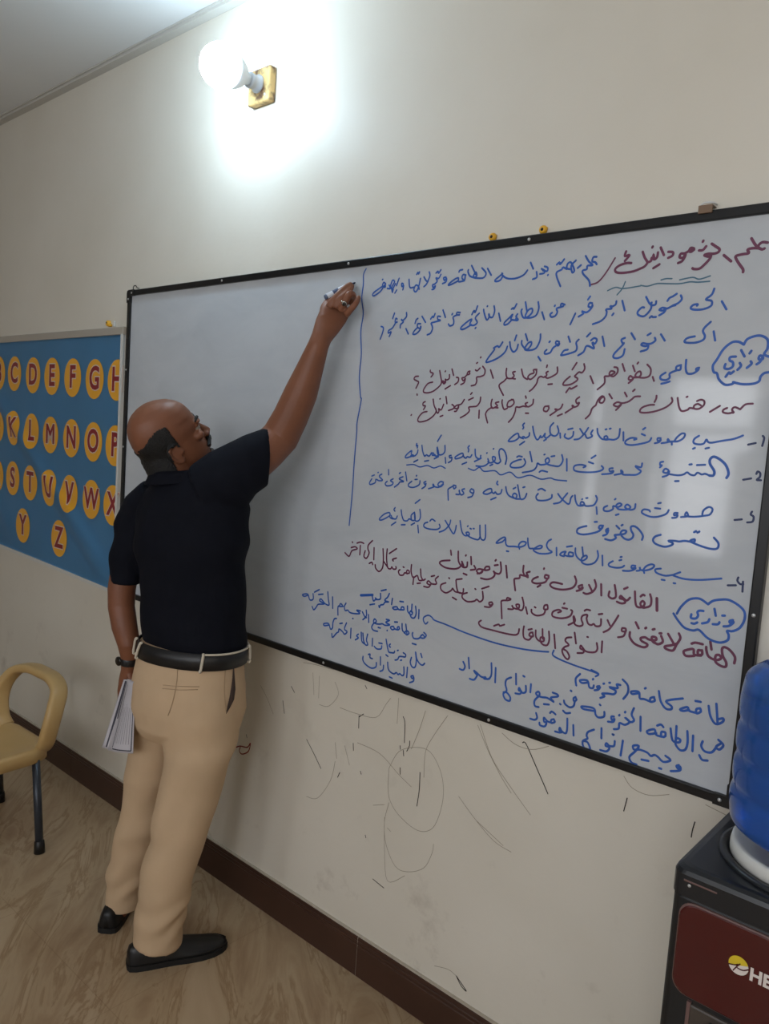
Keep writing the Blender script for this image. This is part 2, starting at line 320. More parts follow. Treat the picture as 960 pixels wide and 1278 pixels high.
for (ch, x, z, rx, rz) in LET:
    bm = BM(); n = 40
    def lay(rad, yoff, mi, bm=bm):
        cl = lambda q: min(q, NX1-.004)
        rs_ = [[(lambda a_, b_: bm.verts.new((a_, by(a_, b_)-yoff, b_)))(cl(x+rx*rad*q*math.cos(2*math.pi*k/n)), z+rz*rad*q*math.sin(2*math.pi*k/n)) for k in range(n)] for q in (1, .82, .64, .46, .28, .1)]
        c = bm.verts.new((x, by(x, z)-yoff, z))
        for a_, b_ in zip(rs_, rs_[1:]):
            for k in range(n): bm.faces.new((a_[k], a_[(k+1) % n], b_[(k+1) % n], b_[k])).material_index = mi
        for k in range(n): bm.faces.new((rs_[-1][k], rs_[-1][(k+1) % n], c)).material_index = mi
    lay(1, .002, 0)
    lays = [(.0070, .0026, 2, 0), (.0030, .0034, 1, 0)] if ch not in 'MW' else [(.0022, .0024, 2, -.0055), (.0022, .0026, 2, .0055), (.0022, .0028, 2, 0), (0, .0032, 1, -.003), (0, .0034, 1, .003), (0, .0036, 1, 0)]
    for (off, yo, mi, dx) in lays:
        tb = text_bm(ch, .115, offset=off)
        bmesh.ops.triangulate(tb, faces=tb.faces[:])
        for q_ in range(4):
            bmesh.ops.subdivide_edges(tb, edges=[e_ for e_ in tb.edges if e_.calc_length() > .012], cuts=1); bmesh.ops.triangulate(tb, faces=tb.faces[:])
        for v in tb.verts:
            px_, pz_ = x+dx+v.co.x*.86*rx/.062, z+v.co.y*rz/.072*1.0
            v.co = Vector((px_, by(px_, pz_)-yo, pz_))
        merge(bm, tb, mi)
    face_minus_y(bm); o = obj('letter_roundel', bm, [m_disc, m_let, m_halo], banner, None)

# ------------------------------------------------------------------ wall lamp
m_bulb = bpy.data.materials.new('lit_bulb'); nt, N, L, P = nodes(m_bulb)
P.inputs['Base Color'].default_value = (.9, .9, .9, 1); P.inputs['Emission Color'].default_value = (.62, .83, 1, 1); P.inputs['Emission Strength'].default_value = BULB_STRENGTH
m_wood = mat('worn_lamp_block', srgb(222, 190, 128), .6)
nt, N, L, P = nodes(m_wood)
tc = N.new('ShaderNodeTexCoord'); n1 = N.new('ShaderNodeTexNoise'); n1.inputs['Scale'].default_value = 26; n1.inputs['Detail'].default_value = 6; L.new(tc.outputs['Object'], n1.inputs['Vector'])
r1 = N.new('ShaderNodeValToRGB'); L.new(n1.outputs['Fac'], r1.inputs[0]); e = r1.color_ramp.elements; e[0].position = .36; e[0].color = srgb(96, 66, 44); e[1].position = .52; e[1].color = srgb(222, 188, 126)
L.new(r1.outputs[0], P.inputs['Base Color'])
lamp = thing('wall_lamp', 'lit bare white bulb in a holder on a stained wooden block high on the wall', 'lamp', (.777, 0, 2.755))
bm = BM(); box(bm, (.722, -.03, 2.698), (.832, -.001, 2.808), 0, .007, 3); obj('mounting_block', bm, m_wood, lamp)
for (x, z) in ((.742, 2.788), (.812, 2.718)):
    bm = BM(); dome(bm, x, -.03, z, .005); obj('block_screw', bm, m_screw, lamp, True)
ax = (0, -1, 0); c = (.777, -.0295, 2.757)
bm = BM(); lathe(bm, [(.028, 0), (.029, .006), (.023, .010), (.022, .030), (.024, .032), (.024, .040), (.019, .042)], c, ax, 32); obj('bulb_holder', bm, mat('white_bakelite', srgb(214, 222, 234), .35), lamp, True)
bm = BM(); lathe(bm, [(.018, .042), (.020, .056), (.034, .068), (.046, .086), (.0525, .104), (.054, .112)], c, ax, 32); obj('bulb_base', bm, mat('bulb_collar', srgb(235, 238, 242), .3), lamp, True)
bm = BM(); R_ = .066; prof = [(.0535, .112)]+[(R_*math.cos(t), .150+R_*math.sin(t)) for t in np.linspace(math.radians(-34), math.radians(88), 14)]
lathe(bm, prof, c, ax, 32); obj('bulb', bm, m_bulb, lamp, True, label='glowing white bulb')

# ------------------------------------------------------------------ small fixings on the wall and the board
m_yellow = mat('yellow_plastic', srgb(226, 170, 40), .4); m_dark = mat('dark_steel', srgb(40, 34, 28), .5, .5)
def plug(x, z, label, tail=False):
    t = thing('wall_plug', label, 'wall plug', (x, 0, z), 'yellow plugs in the wall')
    bm = BM(); lathe(bm, [(.0045, 0), (.010, .001), (.011, .004), (.009, .010), (.005, .011)], (x, -.0005, z), (0, -1, 0), 16)
    for a in (0.4, 2.5, 4.2): box(bm, (x+.008*math.cos(a)-.003, -.006, z+.008*math.sin(a)-.003), (x+.008*math.cos(a)+.003, -.001, z+.008*math.sin(a)+.003), 0, .001)
    obj('plug_body', bm, m_yellow, t, True)
    bm = BM(); dome(bm, x, -.0105, z, .0042); obj('plug_screw', bm, m_dark, t, True)
plug(1.7305, 2.166, 'small yellow wall plug above the frame, over the middle of the top line of writing')
plug(1.877, 2.1665, 'small yellow wall plug above the frame, the one nearer the red heading')
def curlplug(x, z):
    t = thing('wall_plug', 'small yellow plastic plug on the wall above the alphabet banner', 'wall plug', (x, 0, z), 'yellow plugs in the wall')
    bm = BM(); lathe(bm, [(.008, 0), (.013, .002), (.013, .008), (.010, .014), (.004, .015)], (x, -.0005, z), (0, -1, 0), 16); box(bm, (x+.002, -.012, z-.014), (x+.022, -.001, z-.003), 0, .002); obj('plug_body', bm, m_yellow, t, True)
    bm = BM(); dome(bm, x, -.0150, z+.002, .004); obj('plug_screw', bm, m_dark, t, True)
    bm = BM(); box(bm, (x+.042, -.01, z-.016), (x+.052, -.001, z+.008), 0, .002); obj('plug_tab', bm, m_white, t)
curlplug(-.168, 2.034)
# bent clip over the top rail
t = thing('frame_clip', 'small brown metal clip over the top rail of the whiteboard, near its right end', 'clip', (2.272, -.02, 2.15))
bm = BM(); x0, x1, zt = 2.258, 2.287, 2.163
box(bm, (x0, -.028, zt-.016), (x1, -.0225, zt), 0, .001); box(bm, (x0, -.028, zt-.002), (x1, -.002, zt+.001), 0, .001); obj('clip_plate', bm, mat('brown_metal', srgb(128, 104, 84), .5, .3), t)
bm = BM(); tube(bm, crom([(x0+.004, -.024, zt+.002), (x0+.012, -.022, zt+.007), (x1-.002, -.018, zt+.006), (x1+.004, -.012, zt+.002)], 4), .0018, 8); obj('clip_wire', bm, m_screw, t, True)
o = None
bm = BM(); z = BZ1
tube(bm, crom([(.036, -.018, z-.002), (.034, -.016, z+.014), (.042, -.012, z+.018), (.050, -.01, z+.010), (.062, -.008, z+.006)], 5), .0018, 8)
tag(obj('bent_wire', bm, m_dark, None, True, (.045, -.012, z)), 'bit of bent dark wire on the top left corner of the whiteboard frame', 'wire')
# white electric box to the right of the board
t = thing('switch_box', 'white plastic electric box on the wall right of the whiteboard, above the blue bottle', 'switch', (2.68, 0, 1.42))
bm = BM(); box(bm, (2.597, -.03, 1.315), (2.745, -.001, 1.525), 0, .006, 3); obj('box_body', bm, m_white, t)
bm = BM(); box(bm, (2.62, -.034, 1.345), (2.722, -.029, 1.495), 0, .003, 2); obj('box_cover', bm, m_white, t)
for (x, z) in ((2.609, 1.333), (2.733, 1.333), (2.609, 1.508), (2.733, 1.508)):
    bm = BM(); dome(bm, x, -.03, z, .005); obj('box_screw', bm, m_screw, t, True)

# ------------------------------------------------------------------ water cooler and bottle
CX0, CX1, CY0, CY1, CZ = 2.466, 2.806, -.372, -.03, .942
m_cool = mat('cooler_black_plastic', srgb(30, 32, 36), .28, spec=.5); m_cool2 = mat('cooler_matt_black', srgb(24, 25, 27), .5)
m_red = mat('cooler_red_panel', srgb(72, 14, 16), .22, spec=.5, coat=.3); m_edge = mat('cooler_panel_edge', srgb(110, 84, 80), .35)
m_yel = mat('logo_yellow', srgb(218, 190, 40), .5); m_wht = mat('logo_white', srgb(226, 216, 210), .5)
cool = thing('water_cooler', 'black water cooler with a dark red front panel, right of the whiteboard', 'water cooler', ((CX0+CX1)/2, (CY0+CY1)/2, 0))
def rrect(x0, x1, y0, y1, r, n=6):
    out = []
    for (cx, cy, a0) in ((x1-r, y1-r, 0), (x0+r, y1-r, 90), (x0+r, y0+r, 180), (x1-r, y0+r, 270)):
        for k in range(n+1):
            a = math.radians(a0+90*k/n); out.append((cx+r*math.cos(a), cy+r*math.sin(a)))
    return out
bm = BM(); rr = lambda d, z, r=.022: [(p[0], p[1], z) for p in rrect(CX0+d, CX1-d, CY0+d, CY1-d, r)]
rings_to_mesh(bm, [rr(.004, .035), rr(0, .045), rr(0, CZ-.055), rr(.0015, CZ-.052)]); obj('cabinet_body', bm, m_cool2, cool, None)
bm = BM(); rings_to_mesh(bm, [rr(.0015, CZ-.052), rr(-.002, CZ-.050), rr(-.002, CZ-.012), rr(.001, CZ-.005), rr(.008, CZ-.001), rr(.016, CZ)], True); obj('top_cover', bm, m_cool, cool, None)
for (x, y) in ((CX0+.04, CY0+.04), (CX1-.04, CY0+.04), (CX0+.04, CY1-.04), (CX1-.04, CY1-.04)):
    bm = BM(); lathe(bm, [(.018, 0), (.02, .004), (.016, .036)], (x, y, 0), (0, 0, 1), 16); obj('foot', bm, m_cool2, cool)
# front: recessed-look panel with rounded corners and an edge bead
px0, px1, pz0, pz1 = CX0+.018, CX1-.018, .722, .887
def panel(d, y): return [(p[0], y, p[1]) for p in rrect(px0+d, px1-d, pz0+d, pz1-d, .026)]
bm = BM(); rings_to_mesh(bm, [panel(0, CY0+.003), panel(0, CY0-.004), panel(.003, CY0-.006)]); pe = obj('panel_bezel', bm, m_edge, cool)
bm = BM(); rings_to_mesh(bm, [panel(.0022, CY0-.003), panel(.0022, CY0-.0062), panel(.004, CY0-.0072)]); fp = obj('front_panel', bm, m_red, cool, label='dark red glossy panel')
# logo: yellow-over-white disc with a dark wave, then lettering
yl = CY0-.0078; lx, lz, lr = 2.5875, .8205, .0155
bm = BM(); n = 36; c0 = bm.verts.new((lx, yl, lz))
ring = [bm.verts.new((lx+lr*math.cos(2*math.pi*k/n), yl, lz+lr*math.sin(2*math.pi*k/n))) for k in range(n)]
for k in range(n):
    a = 2*math.pi*(k+.5)/n; bm.faces.new((c0, ring[k], ring[(k+1) % n])).material_index = 0 if math.sin(a-.35) > -.05 else 1
ribbon(bm, [(lx-lr*1.0, lz-lr*.30), (lx-lr*.35, lz-.1*lr), (lx-.0*lr, lz+.12*lr), (lx-.15*lr, lz-.25*lr), (lx+.45*lr, lz-.3*lr), (lx+lr*1.0, lz+.05*lr)], .0022, yl-.0003, 2)
ribbon(bm, [(lx-.45*lr, lz-.75*lr), (lx-.15*lr, lz-.2*lr), (lx+.15*lr, lz+.25*lr)], .002, yl-.0003, 2)
face_minus_y(bm); obj('logo_disc', bm, [m_yel, m_wht, m_red], cool, None)
tb = text_bm('HERO', .030, offset=.0011)
for v in tb.verts: v.co = Vector((2.6075+(v.co.x)*.92+.034, yl, .8150+v.co.y*.98))
face_minus_y(tb); obj('logo_lettering', tb, m_wht, cool, None)
# tap recess below the panel
bm = BM(); box(bm, (px0+.032, CY0-.004, .46), (px1-.03, CY0+.004, .712), 0, .004); obj('tap_recess', bm, mat('recess_grey', srgb(70, 62, 56), .4), cool)
for x in (px0+.03, px1-.034):
    bm = BM(); box(bm, (x, CY0-.006, .45), (x+.006, CY0+.003, .716)); obj('recess_trim', bm, m_edge, cool)
for k, x in enumerate((2.57, 2.636, 2.70)):
    bm = BM(); box(bm, (x-.018, CY0-.03, .655), (x+.018, CY0-.002, .70), 0, .005); tube(bm, [(x, CY0-.02, .66), (x, CY0-.024, .63)], .008, 12); obj('tap', bm, m_cool, cool)
bm = BM(); dome(bm, CX0+.018+.012, CY0-.0022, CZ-.028, .003); obj('indicator_light', bm, m_screw, cool, True)
bm = BM(); box(bm, (CX0+.02, CY0-.0032, CZ-.0225), (CX0+.075, CY0-.001, CZ-.0195), 0, .0006); obj('badge_strip', bm, m_edge, cool)
BCX, BCY = 2.642, -.200
bm = BM(); lathe(bm, [(.150, -.002), (.150, .004), (.146, .007), (.138, .007), (.136, .003)], (BCX, BCY, CZ), (0, 0, 1), 56); obj('top_ring', bm, m_cool, cool, True)
bm = BM(); lathe(bm, [(.132, 0), (.132, .016), (.130, .026), (.126, .028), (.118, .026), (.060, .004)], (BCX, BCY, CZ), (0, 0, 1), 56); obj('bottle_collar', bm, m_white, cool, True, label='white plastic collar under the bottle')

m_bottle = bpy.data.materials.new('blue_bottle_plastic'); nt, N, L, P = nodes(m_bottle)
P.inputs['Base Color'].default_value = srgb(110, 176, 240); P.inputs['Roughness'].default_value = .10; P.inputs['Transmission Weight'].default_value = .85; P.inputs['IOR'].default_value = 1.3
m_water = bpy.data.materials.new('bottled_water'); nt, N, L, P = nodes(m_water)
P.inputs['Base Color'].default_value = srgb(26, 116, 214); P.inputs['Roughness'].default_value = .05; P.inputs['Transmission Weight'].default_value = .6; P.inputs['IOR'].default_value = 1.33
bot = thing('water_bottle', 'big translucent blue ribbed water bottle upside down on the black cooler', 'bottle', (BCX, BCY, CZ+.01))
prof = [(.030, .012), (.034, .020), (.060, .027), (.100, .038), (.122, .054), (.133, .075), (.1365, .095), (.1355, .108), (.131, .116), (.130, .124), (.134, .133), (.1355, .150), (.134, .164), (.1295, .172), (.1295, .181), (.134, .190), (.1355, .208), (.134, .222), (.1295, .230), (.1295, .239), (.134, .248), (.1355, .268), (.134, .285), (.1325, .300), (.128, .318), (.118, .334), (.100, .343), (.060, .345), (.02, .342)]
prof = [((r if r < .12 else .1425-(.1365-r)*(.60 if h < .3 else .9))*1.0, h) for r, h in prof]
bm = BM(); lathe(bm, [(p[0], p[1]) for p in np.array(crom([(a, b, 0) for a, b in prof], 3))[:, :2]], (BCX, BCY, CZ+.006), (0, 0, 1), 64); obj('bottle_shell', bm, m_bottle, bot, True)
wp = [(max(r-.004, .004), h) for r, h in prof if h < .30]; wp = [(wp[0][0], wp[0][1]+.004)]+wp[1:]
bm = BM(); lathe(bm, wp+[(wp[-1][0]-.001, wp[-1][1]+.001)], (BCX, BCY, CZ+.006), (0, 0, 1), 48); obj('water', bm, m_water, bot, True)

# ------------------------------------------------------------------ plastic chair
m_chair = mat('tan_plastic', srgb(196, 162, 108), .38, noise=.05, scale=5); m_leg = mat('grey_chair_tube', srgb(58, 62, 70), .35, .4)
ch = thing('plastic_chair', 'tan plastic chair with ring-shaped back and dark metal legs, under the alphabet banner', 'chair', (CHX := -.078, CHY := -.527, 0))
ca = math.radians(2)
def cp(x, y, z): return np.array([CHX+x*math.cos(ca)-y*math.sin(ca), CHY+x*math.sin(ca)+y*math.cos(ca), z])
def seat_ring(sx_, sy_, z, r):
    return [cp(p[0], p[1], z+zz) for p in rrect(-sx_, sx_, -sy_, sy_, r, 8) for zz in (0.016*(abs(p[0])/.2)**3+(.006 if p[1] > 0 else -.012)*(abs(p[1])/.2)**2,)]
bm = BM(); rings_to_mesh(bm, [seat_ring(.04, .04, .358, .02), seat_ring(.10, .10, .359, .05), seat_ring(.15, .16, .362, .08), seat_ring(.184, .194, .366, .10), seat_ring(.197, .207, .362, .11), seat_ring(.202, .212, .350, .115), seat_ring(.202, .212, .312, .115), seat_ring(.196, .206, .310, .11), seat_ring(.190, .200, .33, .11), seat_ring(.1, .1, .335, .05)])
obj('seat', bm, m_chair, ch, True)
bm = BM(); path = []
for (x, z) in [(-.150, -.005), (-.186, .03), (-.207, .10), (-.203, .165), (-.168, .218), (-.09, .240), (0, .243), (.09, .240), (.168, .218), (.203, .165), (.207, .10), (.186, .03), (.150, -.005)]:
    path.append(cp(x, .185+.06*z/.24-.03*(abs(x)/.2)**4, .366+z))
path = crom(path, 5); rings = []
for i, p in enumerate(path):
    tt = path[min(i+1, len(path)-1)]-path[max(i-1, 0)]; a, b, _ = frame_of(tt, cp(0, 1, 0)-cp(0, 0, 0)); n = 16
    ring = []
    for k in range(n):
        th = 2*math.pi*k/n; cc, ss = math.cos(th), math.sin(th); f = lambda q: math.copysign(abs(q)**.6, q)
        ring.append(p+a*.0185*f(cc)+b*.032*f(ss))
    rings.append(ring)
rings_to_mesh(bm, rings); obj('backrest', bm, m_chair, ch, True)
for (x, y, fx, fy) in ((.180, .135, .252, .122), (-.170, .150, -.236, .196), (.172, -.165, .205, -.205), (-.172, -.165, -.225, -.205)):
    bm = BM(); A = cp(x, y, .335); B = cp(fx, fy, .012); tube(bm, [A, B], .0150, 14); lg = obj('leg', bm, m_leg, ch, True)
    d = (A-B)/np.linalg.norm(A-B); bm = BM(); tube(bm, [cp(fx, fy, 0.0), B+d*.015, B+d*.032, B+d*.034], [.020, .0195, .018, .0155], 14); obj('leg_foot', bm, m_plastic_black, lg, True)
bm = BM(); tube(bm, crom([cp(.178, .135, .330), cp(0, .145, .328), cp(-.175, .150, .330)], 4), .011, 10); obj('seat_bar', bm, m_leg, ch, True)
bm = BM(); tube(bm, crom([cp(.172, -.165, .330), cp(0, -.165, .328), cp(-.172, -.165, .330)], 4), .011, 10); obj('seat_bar', bm, m_leg, ch, True)

# ------------------------------------------------------------------ the person
from mathutils import noise as mnoise
RB = np.array([.57, .82, 0.]); RB /= np.linalg.norm(RB)        # across the figure as the camera sees it
VB = np.array([-RB[1], RB[0], 0.])                              # away from the camera
BB = np.array([.87, -.42, 0.]); ZB = np.array([0, 0, 1.])
SA = np.array([.94, .34, 0.]); SA /= np.linalg.norm(SA)         # across the shoulders
SF = np.array([-SA[1], SA[0], 0.])                              # where the chest faces
def ray(px, py): return ((px-480)/F_PX)*CR+((639-py)/F_PX)*CU+CF
def PT(px, py, s):
    """the point on a sight line at distance s behind the figure's own plane"""
    d = ray(px, py); t = ((BB+s*VB-CAM)@VB)/(d@VB); return CAM+t*d
def PY(px, py, y):
    d = ray(px, py); return CAM+d*((y-CAM[1])/d[1])
def ppm(p): return F_PX/((np.asarray(p)-CAM)@CF)
def ell(c, a, b, n=28, e=1.0):
    f = lambda q: math.copysign(abs(q)**e, q)
    return [c+a*f(math.cos(2*math.pi*k/n))+b*f(math.sin(2*math.pi*k/n)) for k in range(n)]
def limb(bm, spec, tang=None, depth=None, n=24, sc=1.0, e=1.0, mi=0):
    """spec rows: px, py, s, half width in px [, half depth in m]"""
    C = [PT(r[0], r[1], r[2]) for r in spec]; rings = []
    for i, r in enumerate(spec):
        t = C[min(i+1, len(C)-1)]-C[max(i-1, 0)]
        if tang and tang.get(i) is not None:
            q = tang[i]; t = RB*q[0]-ZB*q[1]
        t = t/np.linalg.norm(t); view = C[i]-CAM; view /= np.linalg.norm(view)
        a = np.cross(t, view); a /= np.linalg.norm(a); b = np.cross(a, t)
        hw = r[3]/ppm(C[i])*sc; hd = (r[4]*sc if len(r) > 4 else hw)
        rings.append(ell(C[i], a*hw, b*hd, n, e))
    rings_to_mesh(bm, rings, True, mi)
    return C
def trunk(bm, spec, n=40, sc=1.0, ratio=.70, e=.92, A=SA, Fd=SF, k=1.12):
    rings = []
    for r in spec:
        c = PT(r[0], r[1], r[2]); hw = r[3]/ppm(c)*sc*k; rt = r[4] if len(r) > 4 else ratio
        tilt = r[5] if len(r) > 5 else 0.0
        rings.append(ell(c, A*hw+ZB*hw*tilt, Fd*hw*rt, n, e))
    rings_to_mesh(bm, rings, True)
def ball(bm, c, r, axes=None, seg=20):
    q = bmesh.ops.create_uvsphere(bm, u_segments=seg, v_segments=seg//2+2, radius=1.0)['verts']
    ax = axes if axes is not None else np.eye(3); r = np.atleast_1d(r)*np.ones(3)
    for v in q: v.co = Vector(np.asarray(c)+ax[0]*v.co.x*r[0]+ax[1]*v.co.y*r[1]+ax[2]*v.co.z*r[2])
def remeshed(bm, vox, smooth=4, fac=.5):
    bmesh.ops.recalc_face_normals(bm, faces=bm.faces)
    me = bpy.data.meshes.new('tmp'); bm.to_mesh(me); bm.free(); o = bpy.data.objects.new('tmp', me); COL.objects.link(o)
    md = o.modifiers.new('r', 'REMESH'); md.mode = 'VOXEL'; md.voxel_size = vox; md.adaptivity = 0
    if smooth: s = o.modifiers.new('s', 'SMOOTH'); s.factor = fac; s.iterations = smooth
    dg = bpy.context.evaluated_depsgraph_get(); m2 = bpy.data.meshes.new_from_object(o.evaluated_get(dg))
    bpy.data.objects.remove(o); bpy.data.meshes.remove(me)
    out = BM(); out.from_mesh(m2); bpy.data.meshes.remove(m2); out.normal_update(); return out
def folds(bm, fn):
    bm.normal_update(); ds = [(v, v.normal.copy()*fn(np.array(v.co))) for v in bm.verts]
    for v, d in ds: v.co += d
    bm.normal_update()

m_skin = mat('skin', srgb(128, 81, 58), .48, noise=.10, scale=14, spec=.4, bump=.05, bscale=120)
m_hair = mat('dark_hair', srgb(12, 11, 12), .6, noise=.3, scale=90, bump=.5, bscale=260)
m_shirt = mat('navy_cotton', srgb(9, 12, 23), .85, noise=.10, scale=30, spec=.2, bump=.08, bscale=400)
m_trouser = mat('beige_chino', srgb(201, 173, 141), .8, noise=.05, scale=12, spec=.2, bump=.05, bscale=500)
m_loop = mat('pale_lining', srgb(206, 196, 178), .8)
m_belt = mat('black_leather', srgb(24, 24, 26), .4); m_shoe = mat('black_shoe', srgb(17, 17, 19), .42); m_sole = mat('rubber_sole', srgb(22, 21, 21), .7)
m_eye = mat('eye_white', srgb(150, 136, 122), .2); m_iris = mat('iris_brown', srgb(34, 22, 16), .15); m_silver = mat('silver', srgb(190, 186, 178), .25, 1.0); m_stone = mat('dark_ring_stone', srgb(34, 30, 28), .12)
person = thing('person', 'man in navy polo shirt and beige trousers, arm raised, writing on the whiteboard', 'person', (.87, -.42, 0))

# ---- head frame
YH, PH, RH = math.radians(13), math.radians(33), math.radians(9)
f0 = RB*math.cos(YH)+VB*math.sin(YH); s0 = np.cross(f0, ZB)            # s0: towards his right ear (towards the camera)
HF = f0*math.cos(PH)+ZB*math.sin(PH); hu = np.cross(s0, HF)
HU = hu*math.cos(RH)+s0*math.sin(RH); HS = np.cross(HF, HU)
HC = PT(208, 545, 0.0); HK = .0104
def HP(f, u, s): return HC+HK*(HF*f+HU*u+HS*s)
SL = [(10.9, .3, -2.0, 1.4), (10.4, 2.6, -4.0, 3.1), (9.4, 5.1, -6.1, 4.8), (8.0, 7.0, -7.7, 6.1), (6.2, 8.4, -8.9, 7.0), (4.2, 9.1, -9.6, 7.5), (2.2, 9.4, -9.8, 7.65), (.9, 9.75, -9.8, 7.6), (.1, 9.7, -9.7, 7.5), (-.9, 8.9, -9.4, 7.3), (-2.4, 8.8, -9.0, 7.0), (-4.0, 9.0, -8.3, 6.8), (-5.4, 9.4, -7.6, 6.5), (-6.6, 9.7, -7.0, 6.25), (-7.6, 9.55, -6.4, 6.05), (-8.4, 9.6, -6.0, 5.8), (-9.4, 9.0, -5.4, 5.4), (-10.4, 9.2, -4.8, 4.9), (-11.4, 8.8, -3.6, 4.1), (-12.2, 7.4, -2.0, 2.9)]
def head_pt(u, th, out=0.0):
    us = [s[0] for s in SL][::-1]; g = lambda k: float(np.interp(u, us, [s[k] for s in SL][::-1]))
    fr, bk, hw = g(1), g(2), g(3); c = (fr+bk)/2*.3-.4 if u > -5 else (fr+bk)/2-.6
    cs, sn = math.cos(th), math.sin(th)
    taper = 1-.10*max(0, cs)**1.2*(1 if u < 3 else .3)
    f = c+((fr-c) if cs > 0 else (c-bk))*math.copysign(abs(cs)**.88, cs); s = hw*math.copysign(abs(sn)**.86, sn)*taper
    nrm = np.array([cs, 0, sn]); return f+out*cs, u, s+out*sn
def head_bm(bm, out=0.0, n=48):
    us = np.concatenate([[10.9, 10.7, 10.4], np.linspace(9.9, -11.8, 44), [-12.2]])
    rings_to_mesh(bm, [[HP(*head_pt(u, 2*math.pi*k/n, out)) for k in range(n)] for u in us], True)
body = BM()
head_bm(body)
# nose, brows, lips, chin, cheekbones
rings = []
for (f, u, w, d) in ((8.9, .6, .75, .5), (9.5, -.6, .7, .9), (10.3, -1.9, .8, 1.2), (11.2, -3.2, 1.0, 1.5), (11.7, -4.1, 1.2, 1.5), (11.2, -4.9, 1.3, 1.2), (10.0, -5.3, 1.2, 1.0)):
    rings.append([HP(f-d*.6+d*math.cos(t), u, w*math.sin(t)) for t in np.linspace(0, 2*math.pi, 16, endpoint=False)])
rings_to_mesh(body, rings)
HA = np.array([HF, HS, HU])
for sg in (-1, 1):
    ball(body, HP(10.3, -4.7, sg*1.25), HK*np.array([1.1, .75, .75]), HA)                 # nostril wing
    ball(body, HP(8.9, .85, sg*3.1), HK*np.array([1.15, 2.4, .75]), HA)                   # brow ridge
    ball(body, HP(7.4, -3.0, sg*4.3), HK*np.array([1.8, 1.6, 1.3]), HA)                   # cheekbone
    ball(body, HP(8.1, -.25, sg*3.15), HK*np.array([1.15, 1.75, .55]), HA)                # upper lid
    ball(body, HP(8.1, -1.75, sg*3.15), HK*np.array([1.0, 1.7, .5]), HA)                  # lower lid
ball(body, HP(9.5, -7.1, 0), HK*np.array([.9, 2.2, .55]), HA); ball(body, HP(9.4, -8.15, 0), HK*np.array([.95, 2.0, .6]), HA); ball(body, HP(8.7, -10.6, 0), HK*np.array([1.2, 1.9, 1.2]), HA)
for sg in (-1, 1):                                                                         # ears
    rim = [(-.2, -.6), (.3, .9), (-.4, 2.0), (-1.7, 2.3), (-2.8, 1.3), (-2.9, -.4), (-2.2, -2.0), (-1.2, -3.2), (-.2, -3.3), (.1, -2.2)]
    pts = [HP(-.1+a, -3.2+b*.95, sg*(7.15-.42*a)) for a, b in crom(np.array(rim), 3)]
    tube(body, pts, HK*.50, 10, 0, HS)
    ball(body, HP(-1.2, -3.5, sg*7.45), HK*np.array([1.6, .45, 2.5]), HA); ball(body, HP(-.45, -5.9, sg*7.3), HK*np.array([.75, .45, .75]), HA); ball(body, HP(.6, -3.8, sg*7.2), HK*np.array([.5, .5, .8]), HA)
# neck
rings = []
for (px, py, s, hw, t) in ((203, 556, 0, 27, .3), (207, 572, 0, 28, .25), (213, 590, 0, 26, .18), (220, 607, .02, 24, .1), (226, 622, .03, 22, .05)):
    c = PT(px, py, s); h = hw/ppm(c); rings.append(ell(c, RB*h+ZB*h*t, VB*h*.92, 28))
rings_to_mesh(body, rings)
TORSO = [(242, 822, 0, 56, .72), (242, 812, 0, 58, .72), (243, 795, 0, 61, .73), (243, 775, 0, 60.5, .74), (242, 750, 0, 61, .72), (240, 720, 0, 63, .70), (238.5, 690, 0, 66, .70), (239, 660, 0, 68.5, .68, .03), (241, 635, 0, 69, .64, .08), (240, 615, 0, 62, .58, .16), (234, 600, 0, 45, .60, .2), (224, 590, 0, 29, .8, .16)]
trunk(body, [(r[0], r[1]+(6 if i > 8 else 0))+tuple(r[2:]) for i, r in enumerate(TORSO)], sc=.86)
HIPS = [(239, 800, 0, 60, .74), (238, 822, 0, 62, .76), (236, 850, 0, 65, .80), (235, 878, 0, 66, .80), (232, 900, 0, 62, .78), (228, 915, 0, 50, .7)]
LEGL = [(206, 868, .07, 36), (199, 900, .08, 35), (193, 930, .09, 32), (186, 962, .10, 28.5), (178, 1005, .11, 27), (167.5, 1055, .12, 25.5), (158, 1092, .13, 24), (154.5, 1112, .13, 22), (154, 1130, .13, 22)]
LEGR = [(252, 865, -.05, 48), (252, 895, -.06, 47.5), (249, 930, -.07, 44), (241, 972, -.08, 39), (230, 1015, -.085, 35), (217.5, 1058, -.09, 32.5), (208, 1090, -.09, 31), (204, 1120, -.09, 32), (199, 1148, -.09, 30), (197, 1176, -.09, 30.5)]
trunk(body, HIPS, sc=.86); limb(body, LEGL[:-1]+[(152, 1128, .13, 14), (150, 1142, .13, 10)], sc=.78); limb(body, LEGR[:-1]+[(196, 1176, -.09, 17), (195, 1188, -.09, 14)], sc=.74)
